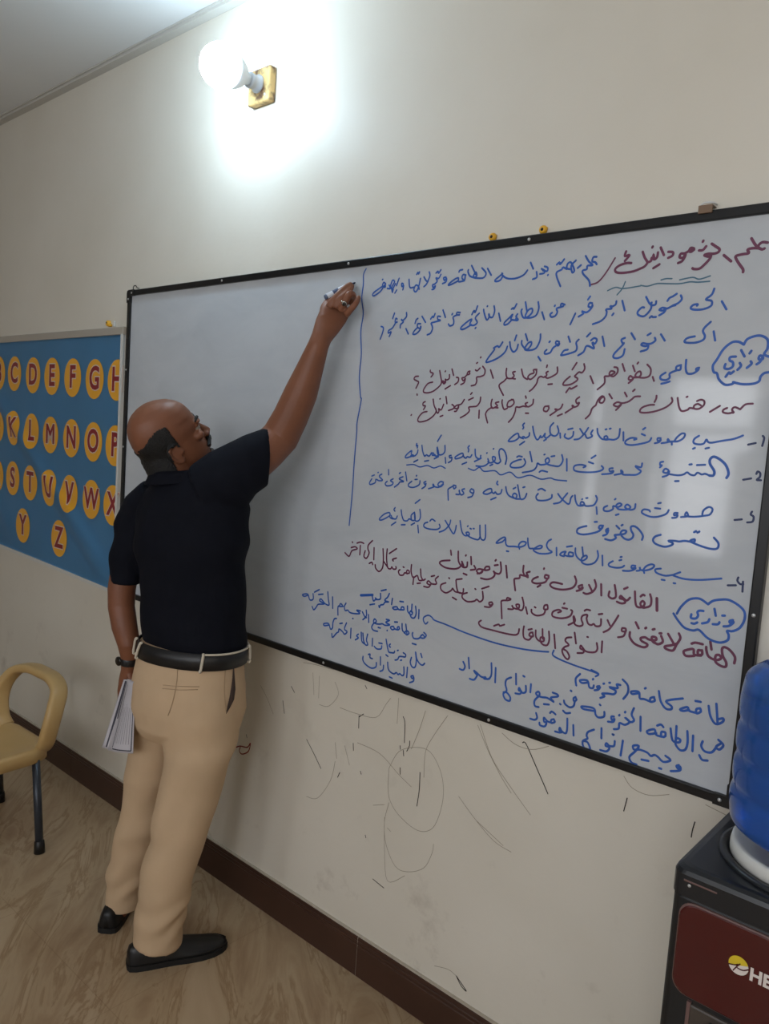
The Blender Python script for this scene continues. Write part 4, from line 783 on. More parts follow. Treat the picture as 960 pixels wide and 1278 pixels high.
# ------------------------------------------------------------------ handwriting on the board, in mm from its lower left corner
INK = {'blue': m_ib, 'red': m_ir, 'redthin': m_ir, 'green': m_ig, 'dark': m_id, 'pencil': m_pencil, 'crimson': m_crim}
KIND = {'blue': 'blue marker writing', 'red': 'maroon marker writing', 'redthin': 'thin maroon slash', 'green': 'thin green-blue wavy underline', 'dark': 'dark blue marker numeral or dash'}
def strokes(bm, txt, w, y, ox, oz):
    for i, ln in enumerate(txt.split(';')):
        P_ = [(ox+float(a)/1000, oz+float(b)/1000) for a, b in (q.split(',') for q in ln.split())]
        ribbon(bm, P_, w, y-.00004*(i % 7))
    face_minus_y(bm)
WRITING = [
('red', 5.72, '2399,1157 2390,1159 2384,1156 2382,1150 2389,1145 2394,1146;2367,1169 2374,1158 2382,1148;2389,1145 2382,1148 2370,1149 2362,1147 2365,1140 2353,1139 2341,1137 2341,1132 2348,1121 2357,1109 2358,1103;2316,1141 2332,1127;2289,1167 2297,1161 2306,1154 2304,1148 2295,1146 2284,1147 2276,1145 2285,1141 2290,1143 2288,1136 2279,1126 2269,1118 2258,1118 2254,1120;2264,1156 2272,1156 2278,1163;2270,1173 2271,1175;2253,1161 2246,1163 2243,1157 2248,1155 2254,1160 2243,1157 2234,1153 2226,1153 2224,1146 2231,1144 2236,1151 2235,1145 2230,1137 2222,1134;2198,1160 2208,1158 2208,1151 2199,1147;2180,1171 2189,1154;2161,1173 2162,1175;2175,1161 2174,1151 2168,1147 2165,1158 2168,1147 2162,1151 2161,1144 2153,1142;2140,1166 2146,1153 2153,1142 2148,1134 2139,1130 2121,1125 2096,1124 2082,1127 2079,1134 2088,1141 2104,1145 2116,1144;2168,1128 2181,1135;2101,1171 2099,1161 2110,1162 2100,1150'),
('redthin', 3.96, '2076,1159 2057,1128 2040,1109 2023,1104'),
('green', 3.08, '2143,1093 2159,1090 2180,1094 2203,1092 2230,1090 2252,1092 2269,1090 2293,1090'),
('green', 3.08, '2188,1101 2199,1103 2212,1102'),
('green', 3.08, '2229,1098 2256,1101 2271,1096 2293,1101'),
('green', 3.08, '2065,1087 2084,1093 2103,1089 2143,1092'),
('green', 3.08, '2089,1076 2100,1089 2106,1104'),
('blue', 4.84, '2030,1166 2022,1166 2020,1157 2028,1154 2032,1149;2002,1171 2011,1158 2022,1148 2009,1148 2008,1140 1998,1138 2000,1130 2016,1114 2020,1101;1984,1145 1992,1151;1978,1163 1967,1152 1971,1136 1976,1139 1973,1148 1965,1160 1957,1157 1956,1147 1965,1144;1928,1158 1935,1163 1937,1158 1947,1169;1956,1145 1946,1150 1942,1145 1930,1140 1931,1129 1943,1106;1906,1135 1907,1136;1895,1157 1904,1153 1903,1145 1891,1148;1887,1152 1896,1147 1895,1141 1884,1140;1855,1170 1864,1154;1874,1146 1876,1133 1865,1129;1848,1152 1837,1141 1815,1135 1791,1137 1776,1146 1774,1151;1776,1150 1767,1144 1755,1136 1758,1132 1770,1134 1777,1143;1729,1167 1742,1149;1711,1170 1725,1156 1719,1145 1701,1145 1686,1149 1693,1161 1697,1151 1688,1148 1675,1153 1668,1164 1669,1169;1678,1179 1689,1162 1693,1155;1662,1156 1653,1158 1650,1150 1658,1143 1660,1153;1639,1166 1641,1170 1650,1171;1658,1142 1640,1141 1638,1151 1624,1147 1609,1138 1608,1134 1621,1137 1638,1143;1597,1156 1589,1155 1593,1148 1599,1153 1598,1144 1587,1140;1562,1170 1568,1174 1571,1169 1578,1177;1579,1165 1572,1155 1563,1157 1568,1148 1560,1141 1553,1139 1556,1132 1563,1136 1559,1128 1552,1127;1538,1175 1541,1164 1532,1144 1523,1137;1521,1163 1529,1153 1536,1149;1494,1172 1498,1177 1501,1173 1504,1178;1509,1160 1504,1137 1496,1125 1488,1131 1494,1143 1504,1139 1507,1131;1468,1161 1473,1139 1487,1138;1448,1150 1442,1152 1444,1143 1450,1146 1448,1134;1431,1167 1423,1147;1425,1135 1419,1127;1419,1153 1411,1140 1410,1129 1406,1144 1415,1158 1407,1163 1401,1145 1412,1136;1395,1151 1401,1141 1389,1142;1382,1155 1374,1160 1370,1151 1381,1146 1378,1152 1364,1136 1341,1125 1334,1127 1338,1134 1358,1144 1370,1149;1368,1168 1370,1169'),
('blue', 4.4, '1301,1205 1292,1189 1294,1163 1291,1120 1301,1076 1296,1024 1304,959 1302,893 1312,835 1316,825 1305,760 1306,731 1304,651 1304,549 1300,450'),
('blue', 4.84, '2322,1047 2333,1030;2304,1074 2300,1062 2289,1053 2301,1049 2301,1039 2286,1033 2267,1033 2259,1037 2264,1043 2273,1044 2272,1041;2235,1065 2238,1057 2231,1049 2219,1044 2227,1045 2220,1044 2209,1039 2203,1040 2197,1041 2191,1037 2199,1035 2205,1038 2202,1031 2192,1025;2207,1055 2211,1061 2218,1064 2226,1069;2182,1056 2181,1049 2172,1048 2172,1054;2158,1067 2166,1054 2172,1047 2170,1037 2158,1025 2145,1028 2142,1035 2150,1044 2156,1044;2171,1021 2175,1024 2178,1022 2185,1022;2103,1062 2111,1040;2089,1062 2088,1055 2081,1051 2075,1052 2079,1046 2066,1045 2068,1039 2066,1029 2055,1019 2036,1013;2082,1031 2085,1035;2018,1070 2023,1077;2030,1061 2023,1062 2021,1054 2030,1052 2031,1058 2028,1049 2018,1041 2005,1044 2010,1039 1998,1032;1989,1040 1978,1015;1959,1062 1950,1065 1949,1058 1957,1059 1949,1057 1938,1054 1941,1046 1936,1037 1926,1035 1922,1041 1927,1045;1932,1060 1933,1062;1899,1048 1907,1030;1886,1073 1889,1057 1883,1041 1867,1036 1853,1039 1859,1054 1870,1058 1871,1048 1859,1038 1847,1038 1840,1052 1842,1058;1850,1075 1856,1053;1830,1047 1826,1041 1833,1033 1826,1032 1828,1041;1828,1032 1812,1035 1816,1047 1807,1039 1794,1028 1794,1022 1804,1024 1815,1034;1811,1060 1816,1063 1818,1060 1825,1072;1774,1052 1781,1032;1758,1071 1761,1058 1756,1043 1746,1045 1744,1052 1746,1045 1739,1037 1729,1056 1727,1064;1737,1071 1738,1072;1691,1053 1697,1063 1701,1058 1707,1074;1714,1055 1703,1044 1710,1032 1700,1025 1687,1028 1692,1041 1678,1035 1660,1022 1661,1016 1673,1018 1692,1027;1705,1017 1707,1019;1653,1060 1643,1061 1642,1055 1653,1054 1642,1054 1631,1049 1634,1040 1633,1030 1622,1027 1617,1032;1626,1056 1628,1059;1595,1070 1605,1050;1588,1053 1579,1054 1580,1046 1589,1043 1572,1040 1558,1037 1561,1031 1564,1022 1558,1010 1547,1006;1555,1048 1561,1055 1564,1052 1569,1062;1524,1057 1538,1040;1521,1037 1511,1037 1511,1028 1522,1024 1522,1031 1520,1020 1507,1010 1496,1010 1501,1019 1510,1026;1501,1039 1504,1048 1510,1052;1469,1026 1479,1011;1467,1070 1468,1059 1455,1049 1449,1053 1458,1045 1448,1038 1448,1029;1417,1056 1423,1071;1434,1054 1429,1056 1428,1045 1437,1046 1430,1044 1419,1030 1405,1023 1405,1016 1415,1019 1409,1006;1375,1036 1384,1032 1383,1020 1375,1000'),
('blue', 4.84, '2312,986 2317,967;2304,1006 2293,995 2290,987 2295,977 2292,969 2278,964 2260,964 2253,967 2259,974 2274,977;2200,984 2210,970;2187,977 2189,971 2181,965 2172,964 2161,966 2158,962 2168,959 2174,961 2172,952 2158,948;2170,983 2177,987;2132,989 2142,975;2118,979 2110,975 2114,967 2117,967 2109,958 2096,944 2095,936 2105,934 2117,940 2120,954;2063,984 2070,962;2024,985 2032,993;2035,976 2043,981 2050,977 2046,968 2039,971 2045,957 2031,963 2024,962 2019,950 2006,942;2004,979 1998,972 2001,961 1998,952 1979,946 1962,943 1962,946 1968,954 1978,956;1976,987 1982,974;1953,975 1946,977 1944,972 1951,966 1954,972 1945,966 1937,960 1931,950 1918,947 1916,952 1921,957;1926,975 1928,977;1899,941 1907,931;1900,995 1900,980 1891,962 1874,957 1859,960 1867,974 1876,977 1876,969 1865,959 1850,971 1849,981;1858,997 1865,981;1832,995 1828,982;1814,979 1818,964 1827,954 1836,960 1839,972;1808,968 1801,953 1779,938 1749,929 1752,939 1767,957 1770,962;1767,965 1778,970 1784,967 1793,979'),
('blue', 5.28, '2375,957 2364,963 2351,962 2336,949 2325,928 2318,915 2321,902 2328,899 2333,887 2346,876 2360,877 2364,881;2362,881 2381,877 2401,878 2412,883 2414,892 2420,899 2429,901;2375,957 2381,968 2398,974 2411,972 2420,964 2421,948 2416,937 2425,932;2414,933 2408,934 2407,927 2414,927 2414,931 2410,922 2404,917;2388,939 2391,944;2371,946 2379,933;2392,923 2394,918 2386,910;2371,920 2374,914 2368,906;2362,933 2351,932 2351,925 2357,922 2358,913 2350,908 2342,910 2343,918;2346,892 2352,901 2355,898 2361,903'),
('blue', 4.84, '2290,911 2284,909 2286,904 2290,909 2286,904 2278,899 2267,899 2262,909 2261,928;2251,917 2242,914 2242,907 2250,907 2251,914;2243,906 2233,902 2228,898 2229,890 2221,885 2210,887 2209,894 2219,901;2212,877 2221,879 2230,882'),
('red', 4.4, '2191,892 2195,883;2176,919 2185,909 2184,895 2173,890 2158,891 2151,894 2154,901 2161,904 2164,897 2158,891 2146,891 2139,894 2136,887 2143,885 2148,891 2145,885 2137,878;2143,917 2149,904;2153,921 2155,924;2118,921 2125,905;2099,914 2107,912 2108,902 2099,893 2089,897 2092,905 2102,902 2089,894 2078,893 2079,886 2078,876 2063,863;2042,894 2051,877;2023,922 2026,911 2020,902 2012,903 2005,897 2002,893 2010,888 2007,882 1992,874 1974,873 1977,882 1990,893;1994,909 2004,925;1983,855 1991,866 1996,864 2010,871;1954,915 1955,902 1944,894 1930,889 1922,893;1926,920 1925,915;1930,905 1925,902 1927,896 1920,891 1911,893 1904,888 1901,876 1891,863 1883,857;1933,874 1944,875;1898,910 1889,909 1891,902 1880,898 1875,891 1883,886 1896,896 1898,906 1896,909;1874,886 1862,893 1855,911;1837,905 1830,903 1835,894 1829,889 1839,887;1811,913 1811,899 1816,889 1829,888;1813,888 1806,881 1795,874 1794,866 1808,846;1763,910 1773,889;1738,919 1746,910 1745,898 1734,893 1722,891 1723,881 1719,872 1707,869;1716,910 1722,908 1730,915;1718,927 1721,929;1729,941 1730,943;1699,907 1693,905 1691,898 1699,900 1697,905;1691,898 1683,891 1675,889 1680,882 1686,888 1683,877 1673,872;1657,891 1664,889 1663,879 1653,872;1640,913 1647,896;1618,906 1619,908;1633,898 1633,888 1625,884 1620,886 1622,878 1617,874 1613,882;1599,909 1604,893 1608,880 1604,869 1583,854 1563,849 1549,851 1550,860 1562,874 1578,878;1609,881 1616,874 1618,880;1622,860 1639,869;1567,910 1568,905 1578,901 1571,892;1527,894 1516,893 1512,886 1523,881 1529,878 1526,870 1521,861;1526,845 1527,842'),
('red', 4.4, '2405,838 2391,836 2382,826;2382,826 2371,830 2366,825 2370,819 2366,819 2371,820 2359,817 2349,819 2349,824 2356,828;2341,832 2322,819;2293,841 2301,844 2308,841 2308,833 2299,825 2289,825 2288,831 2295,835 2302,832;2289,825 2279,826 2275,822 2263,819 2256,828 2251,847;2270,849 2272,850;2238,847 2240,838 2227,826 2205,817 2182,813 2170,815 2174,824 2189,830 2201,831;2204,851 2204,845 2201,837;2167,849 2155,848 2148,842 2139,836 2126,833 2115,835 2106,829 2116,825 2125,831 2119,823 2113,817;2130,857 2136,848;2149,860 2153,864;2093,853 2101,843;2080,847 2073,842 2071,834 2079,833 2083,842 2076,848 2067,839 2063,828;2063,827 2054,819 2050,806 2040,795;2019,845 2011,838 2014,830 2020,832 2016,824 2006,821 2002,825 2006,821 1986,807;1977,827 1973,818 1964,813 1957,815 1964,813 1946,800;1966,799 1978,804;1940,822 1929,820 1927,811 1936,809 1941,817 1938,822;1896,837 1895,826 1884,819 1875,821;1880,829 1874,826 1879,819 1869,820 1858,817 1848,817 1847,807 1841,791 1830,779;1873,845 1875,840;1877,803 1885,803;1838,836 1825,831 1822,819 1832,818 1841,826 1839,834 1833,836;1823,814 1813,811 1806,826 1806,834;1796,829 1786,826 1793,819 1785,815 1795,814;1775,835 1773,823 1777,813 1787,815;1777,815 1765,808 1759,799 1760,792 1767,775;1738,806 1739,786;1739,840 1738,828 1729,817 1716,815 1704,813 1707,804 1697,794 1680,785;1702,832 1716,838;1707,847 1711,851;1688,833 1679,821 1664,817 1658,810 1670,809 1671,816 1666,803 1659,801;1649,819 1656,815 1654,808 1639,803;1627,840 1632,821;1607,833 1608,834;1621,819 1614,804 1605,807 1607,800 1602,795 1595,807;1584,832 1589,815 1597,801 1590,788 1570,775 1546,769 1536,772 1539,783 1552,795 1566,798;1612,786 1621,789;1557,825 1550,821 1551,814 1559,813 1553,803;1510,786 1512,788'),
('dark', 4.4, '2431,774 2434,769 2432,754'),
('dark', 4.4, '2405,755 2419,759'),
('blue', 4.4, '2393,773 2383,768 2372,764 2353,760 2333,755 2325,756 2321,761 2316,752 2304,750 2295,753 2296,761 2305,768;2321,742 2328,744;2295,740 2299,742;2254,755 2259,763 2268,771 2275,770 2272,761 2261,754 2249,753 2240,752 2239,758 2242,752 2226,748;2248,752 2249,746;2223,759 2216,758 2218,752 2224,756 2220,750 2211,747;2202,758 2197,750 2179,744 2158,740 2144,742 2144,749 2156,756 2169,755 2163,752;2179,766 2187,763;2181,776 2186,780;2136,768 2138,749;2127,775 2126,757 2116,750 2104,750 2094,749 2091,755 2097,757 2099,751 2086,750 2075,761 2072,773;2092,772 2095,773;2102,774 2105,775;2061,769 2057,761 2061,755 2049,750 2043,758;2049,774 2041,761 2029,748 2016,745;2028,771 2038,759;2012,763 2011,753 2001,746 1990,750 1991,757;1997,768 2009,771;1977,758 1979,747;1968,775 1973,761 1965,751 1952,755 1949,771 1957,782;1951,752 1942,745 1936,748 1937,756 1931,747 1925,746 1925,750 1919,740 1913,742 1906,754 1901,771;1935,738 1941,742;1893,755 1892,747 1883,742 1877,745 1871,741;1876,778 1872,773 1875,768 1873,764;1877,740 1865,744 1860,752 1849,747 1837,736 1835,731 1851,733 1863,741 1862,751;1868,724 1881,733'),
('dark', 4.4, '2427,697 2429,702 2434,699 2434,691 2429,685 2437,685'),
('dark', 4.4, '2403,683 2418,687'),
('blue', 5.72, '2370,684 2373,694 2366,710 2353,721 2340,726 2333,720 2334,710 2344,696 2343,687 2335,686'),
('blue', 4.4, '2335,686 2326,689 2319,687 2310,690 2304,684 2295,685 2288,689 2281,684 2269,681 2251,682;2307,706 2324,708;2291,706 2296,707;2264,668 2272,669;2247,691 2240,693 2236,686 2244,684 2249,689 2247,680 2236,675;2234,708 2228,706 2228,700 2232,700 2228,695;2187,701 2185,692 2172,694 2179,688 2186,683 2177,675 2159,673 2144,673 2139,682 2144,676 2125,670;2119,685 2111,683 2113,677 2121,679 2117,673 2094,669;2091,688 2096,683 2090,677 2071,672 2040,670 2023,673 2023,683 2039,687 2052,685 2046,681;2058,695 2070,692;2064,704 2074,711;2001,698 2004,670;1987,707 1991,693 1983,680 1969,679 1950,682 1944,691 1951,697 1955,689 1947,682 1932,679 1923,682 1921,673 1911,663 1883,656;1959,701 1968,703;1939,704 1941,705;1930,661 1937,665 1952,663;1899,709 1907,685;1884,690 1889,681 1880,670 1857,666 1846,669 1850,678 1867,686 1876,688;1863,693 1868,696 1878,695;1831,673 1833,689 1826,705 1815,711 1809,704 1813,687 1816,679 1807,673 1794,679 1791,689 1799,688 1798,679 1786,673 1778,676;1777,683 1780,673 1765,663 1742,662;1791,709 1792,710;1772,697 1773,698;1785,666 1793,670;1754,690 1752,681 1739,686 1735,705;1736,673 1756,683;1726,690 1721,683 1712,684 1708,680 1701,683 1696,692 1683,687 1673,680 1676,676 1693,681 1699,687;1716,713 1712,708 1715,703 1714,697;1697,663 1711,669;1659,684 1653,682 1656,677 1662,679 1661,670 1652,664;1640,677 1643,662;1636,709 1637,693 1628,684 1614,685 1610,704 1617,683 1606,679 1598,687;1605,682 1596,680 1593,687 1585,677 1575,680 1569,676 1561,689 1557,705;1603,671 1617,678;1610,719 1621,736;1570,662 1584,665;1544,691 1542,682 1533,674 1526,677 1519,673;1529,672 1521,679 1522,688 1509,680 1500,670 1505,667 1524,673;1538,709 1537,702 1542,704 1541,697;1532,657 1546,664'),
('blue', 3.52, '1718,654 1737,650 1753,659 1768,650 1801,654 1820,645 1847,654 1871,642 1905,651 1936,644 1961,649 1976,646 2006,646'),
('blue', 3.52, '1507,647 1533,650 1555,645 1581,651 1604,646 1626,653 1643,648'),
('dark', 4.4, '2427,620 2425,614 2431,610 2430,600 2420,597'),
('dark', 4.4, '2395,599 2409,602'),
('blue', 4.4, '2329,603 2331,612 2341,620 2349,616 2345,605 2335,601 2313,596 2294,596 2296,604 2299,596 2285,592;2277,600 2270,599 2270,594 2277,596 2275,590 2266,588;2257,604 2252,595 2235,587 2217,585 2198,591 2201,599 2213,599 2216,596;2226,605 2238,605;2232,616 2238,618;2181,609 2180,599 2172,595 2163,596 2157,600 2162,606 2170,601 2164,595 2150,593 2141,594 2136,601 2143,607 2149,604 2141,598 2129,599 2129,592 2119,586 2108,586 2107,593 2115,598;2137,579 2144,582;2131,614 2133,616;2088,592 2091,576;2084,618 2088,610 2082,597 2072,593 2060,592 2055,599 2049,600 2047,593 2056,593 2051,591 2041,591 2034,601 2031,614;2060,610 2064,611;2050,606 2051,607;2011,617 2002,605 1993,593 1977,588;1986,613 1996,603 2013,592 2019,594 2021,606 2025,612;1970,609 1969,601 1955,594 1933,592 1927,600 1932,608;1931,617 1940,621 1951,617;1900,605 1895,593 1884,590 1877,608 1872,624;1884,590 1869,589 1860,595 1864,602 1872,599 1869,590 1851,594 1842,603 1838,616;1888,619 1893,621;1860,613 1867,617;1827,608 1824,598 1814,595 1808,600 1804,596 1798,599 1795,607 1783,604 1771,594 1784,592 1798,599;1812,628 1810,622 1814,619;1796,579 1811,586;1733,601 1729,594 1740,590 1741,598 1733,601;1741,593 1737,582 1724,577;1711,599 1703,595 1710,587 1702,582 1695,590 1695,594 1696,583 1685,582;1683,604 1674,605 1677,596 1683,600;1674,603 1659,594 1658,587 1661,564;1640,610 1630,611 1622,602 1632,597 1641,607 1625,595 1607,597 1606,602 1609,595 1591,588;1580,607 1573,603 1579,598 1581,603 1579,594 1568,586;1559,607 1557,596 1539,587 1522,587 1519,594 1530,603;1541,609 1549,610;1545,619 1546,621;1505,627 1512,603;1497,613 1483,606 1501,600 1487,597 1482,591 1468,581;1482,621 1487,624;1461,604 1451,598 1462,593 1455,585 1438,582 1432,588 1439,595;1441,629 1443,614;1417,614 1407,607 1421,597 1408,594 1395,597 1393,587 1375,580 1371,585 1379,597;1401,617 1403,618;1378,605 1388,609'),
('blue', 4.84, '2358,557 2368,547 2368,537 2360,533 2342,534 2313,541 2311,545 2319,548 2317,542 2299,542 2287,539 2276,539 2263,537 2274,533 2268,527 2254,523 2235,527 2229,535 2234,543 2245,548;2316,563 2320,566;2323,563 2327,566;2204,531 2205,541 2195,553 2184,559 2176,557 2177,549 2183,540 2181,532 2173,527 2162,529 2153,538 2157,546 2166,546 2162,539 2147,535 2139,533 2143,527 2132,520 2117,521;2141,555 2149,549;2153,557 2156,559;2122,546 2117,542 2119,537 2123,543 2120,533 2111,528;2109,551 2101,550 2099,544 2106,544 2108,549 2101,538 2084,530 2061,524 2046,526 2046,535 2056,541 2068,545;2087,557 2093,558'),
('dark', 4.4, '2415,482 2414,475 2420,469 2426,470'),
('dark', 4.4, '2425,475 2426,454'),
('dark', 4.4, '2396,462 2412,465'),
('blue', 4.4, '2382,474 2341,464 2307,460 2284,463 2282,465 2296,473;2282,465 2264,460 2245,463 2241,470 2253,474;2257,450 2264,450;2284,447 2288,447;2214,465 2220,474 2231,480 2238,478 2232,470 2218,464 2208,464 2205,470 2207,463 2199,460;2214,465 2217,458;2195,471 2187,470 2187,464 2196,467 2193,462 2182,457 2167,455;2169,467 2163,462 2149,459 2134,460 2132,466 2141,473;2156,477 2161,479;2158,485 2161,486;2114,482 2117,459;2101,491 2104,477 2096,462 2079,455 2065,458 2064,469 2074,476 2076,470 2065,462 2052,468 2046,478 2045,489;2062,494 2067,472;2022,489 2036,493;2039,477 2030,477 2029,469 2040,469 2040,477;2040,469 2029,467 2017,469 2021,477 2011,474 2006,467 2017,465;1995,483 1997,464;1979,501 1971,495 1968,484 1975,475 1984,471 1972,465 1950,462 1935,466 1934,471 1948,481 1956,481 1952,475 1936,471;1932,472 1921,471 1916,482 1914,495;1893,465 1890,475 1898,484 1910,484 1907,476 1894,470 1877,469 1859,467 1852,473 1849,488 1836,483 1823,470 1840,475 1849,484;1856,454 1862,454;1786,512 1789,481 1783,472 1773,479 1769,509;1772,479 1767,471 1749,472 1734,477 1727,484 1735,486 1738,480 1725,476 1714,485 1705,513;1739,497 1743,496;1749,498 1752,498;1730,501 1732,503;1674,511 1671,498 1656,482 1639,474;1656,508 1669,494 1686,476 1692,486 1694,499;1637,495 1640,487 1629,480 1602,478 1585,482 1586,491 1597,496;1604,500 1611,506 1622,502;1563,483 1567,463;1566,528 1570,508 1564,496 1552,496 1548,518 1552,498 1540,495 1537,508 1548,518;1548,543 1564,555;1540,495 1530,497 1524,491 1511,491 1503,504 1499,519;1539,481 1551,488;1503,477 1517,479;1486,500 1481,491 1469,492 1463,499;1472,490 1459,493 1457,506 1437,500 1419,484 1426,481 1444,489 1458,498;1476,523 1472,517 1476,513;1466,471 1482,482'),
('red', 6.6, '2251,407 2254,380'),
('red', 5.28, '2235,413 2239,402 2238,388 2226,381 2220,381 2215,388 2220,395 2225,390 2220,381 2208,380 2203,392 2200,413;2214,404 2219,409 2223,408;2190,397 2183,389 2173,394 2168,397 2166,391 2175,390 2180,384 2171,380 2160,382;2174,414 2182,419;2151,419 2155,404 2156,392 2148,387 2139,391 2140,402;2118,415 2121,389;2101,422 2106,408 2099,394 2085,386 2076,387;2088,408 2097,395;2071,405 2062,400 2066,395 2073,400 2070,394 2058,388;2050,422 2055,409 2047,394 2023,385 1998,384 1987,390 1995,398 2019,398;1979,412 1972,412 1971,405 1980,405 1981,412;1978,404 1972,394 1950,387 1937,389 1940,397 1952,404;1953,379 1961,385;1966,426 1967,428;1928,413 1919,408 1924,401 1914,401 1924,398;1909,425 1909,410 1914,401;1913,400 1901,400 1900,392 1887,388 1886,381 1891,359;1858,417 1864,387;1841,423 1845,403 1840,393 1828,393 1822,397 1827,388 1819,378 1803,372 1785,372;1824,412 1834,415;1825,424 1827,427;1808,406 1798,404 1795,395 1809,399 1808,406;1795,395 1778,395 1770,389 1779,383 1789,392 1785,386 1773,382;1761,401 1766,393 1751,388;1749,423 1752,403;1739,407 1738,394 1725,392 1722,402;1732,423 1733,425;1707,431 1710,406 1718,393 1702,383 1670,381 1649,389 1655,397 1682,403;1718,394 1728,394 1721,406;1729,375 1740,373;1682,430 1685,418'),
('red', 5.72, '2426,303 2426,316 2415,328 2404,332 2399,327 2402,313 2410,301 2410,292 2401,291 2389,297 2388,310 2395,313 2399,307 2389,301 2374,305 2368,317 2367,324;2374,337 2378,321;2336,324 2344,328 2359,328;2358,314 2351,313 2352,304 2360,306 2359,315;2358,303 2344,302 2341,313 2329,309 2321,303 2327,295 2344,299;2307,340 2311,330 2304,314 2298,300 2283,300 2280,305 2294,311 2305,317;2284,334 2300,313;2269,326 2274,314 2264,306 2257,308;2264,306 2252,309 2249,319 2258,320 2258,314 2243,312 2234,315 2224,311 2227,305 2241,300 2233,292 2212,295 2199,307 2198,319;2249,336 2253,338;2232,335 2234,337;2209,344 2217,332;2265,331 2269,332'),
('red', 4.84, '2186,325 2179,324 2179,317 2188,319 2187,325;2188,321 2184,307 2171,301;2167,351 2159,334 2148,315 2135,305;2142,335 2149,324;2126,334 2126,319 2115,315 2109,319 2103,315 2095,317 2090,328 2091,337 2080,333 2077,324 2082,312 2073,306 2061,309 2056,325;2057,327 2061,315 2045,303;2119,344 2128,347;2083,345 2088,349 2097,349;2048,340 2052,337 2046,324 2025,315 2002,315 2001,326 2015,334 2023,332 2015,327;2025,341 2038,341;2028,351 2030,353;1984,340 1977,337 1976,328 1986,330 1985,339;1980,325 1976,315 1958,308 1944,312 1942,320;1950,328 1953,327;1925,323 1931,307;1913,345 1919,327 1915,313 1904,314 1897,323 1906,325 1904,314 1890,314 1885,320 1890,311 1875,308;1880,335 1870,336 1869,329 1880,333;1869,329 1854,325 1854,314 1859,280;1825,316 1817,313 1819,307 1828,311 1825,316;1828,311 1820,302 1804,300;1794,338 1797,319 1788,310 1778,314 1770,308 1749,303 1733,309 1732,319 1746,326;1791,345 1812,355;1770,341 1772,340;1733,334 1732,323 1718,322 1711,334 1707,353;1708,355 1726,360;1725,322 1707,322 1698,329 1694,323 1677,313 1660,319 1659,332 1674,340;1683,355 1685,354;1700,305 1713,301;1623,349 1634,353;1647,353 1638,343 1643,332 1627,329 1615,335 1610,328 1621,325 1625,330 1617,318 1600,317;1603,338 1596,334 1588,343 1584,363;1576,321 1587,324;1596,334 1582,331 1574,343 1560,335 1551,351 1551,370;1562,337 1561,316;1544,351 1537,352 1535,344 1545,345 1544,351;1538,342 1528,343 1523,336 1511,334 1505,343 1510,349;1521,359 1524,358;1494,355 1495,349 1485,347 1479,352 1475,346 1464,348 1457,374 1457,401;1466,389 1492,407;1483,370 1480,374 1494,380;1441,399 1445,368 1444,344 1432,331 1418,338 1415,348;1446,364 1464,348;1406,397 1408,362;1398,417 1383,402 1382,390 1388,379 1379,362 1368,366 1372,383;1391,348 1401,353 1405,347;1351,396 1351,368;1337,401 1351,406 1364,404;1314,384 1330,389 1339,384 1318,375 1308,357 1290,365;1317,402 1319,400'),
('blue', 5.28, '2298,382 2305,398 2318,415 2331,422 2345,423 2361,415;2361,415 2370,424 2386,430 2402,432 2421,425 2434,414 2436,397 2429,379 2416,369 2405,367 2409,359 2408,348 2395,340 2379,340 2365,345 2348,357 2336,353 2318,355 2303,367 2291,381;2414,392 2408,389 2409,385 2415,389 2414,385 2407,378 2397,375;2392,397 2397,398;2375,408 2379,394;2388,382 2385,377 2375,375;2367,384 2364,377 2353,372;2353,399 2345,398 2341,394 2343,387 2339,380 2329,379 2329,387;2331,368 2337,368 2343,372'),
('red', 4.84, '2134,283 2135,257;2121,276 2124,262 2117,253 2097,250 2087,257 2082,261 2081,254 2090,251 2089,245 2075,241;2096,285 2098,285;2063,288 2069,263;2056,275 2044,271 2041,263 2051,255 2041,248 2035,238 2041,226 2051,220 2055,228 2047,239 2036,242;2010,272 2016,239;1995,276 1998,256 1994,242 1983,240 1975,246 1974,256 1983,258 1983,249 1971,247 1961,255 1959,271;1977,278 1980,254;1951,264 1944,261 1942,254 1953,254 1951,262;1950,254 1942,243 1928,245 1924,260 1925,274;1938,268 1948,272;1912,264 1910,252 1899,246 1871,244 1834,244 1801,245 1790,254 1797,262;1837,256 1851,263 1855,260 1868,266'),
('blue', 4.4, '1623,221 1616,214 1608,221 1608,231 1623,240 1636,237 1645,231 1677,228 1694,226 1748,219 1816,214 1866,213 1928,216 1977,222 1999,226'),
('blue', 4.4, '2013,233 2011,221 2030,215 2069,210 2115,207 2133,205'),
('blue', 4.4, '2114,210 2133,205 2126,197'),
('blue', 7.92, '1413,258 1366,248'),
('blue', 4.84, '1589,249 1590,224;1576,256 1580,237 1575,223 1564,222 1557,233 1561,240 1567,236 1562,229 1550,236 1547,251;1563,259 1563,237;1518,259 1531,260;1534,245 1526,244 1525,237 1535,238 1534,244;1531,237 1516,235 1508,241 1493,236 1500,232 1515,236;1490,262 1488,244;1477,274 1471,262 1461,251 1477,249 1463,246 1457,238 1446,234 1443,226 1440,231;1443,268 1444,253 1434,248 1424,251;1445,276 1464,283;1434,248 1425,246 1418,241 1412,254;1405,227 1423,233'),
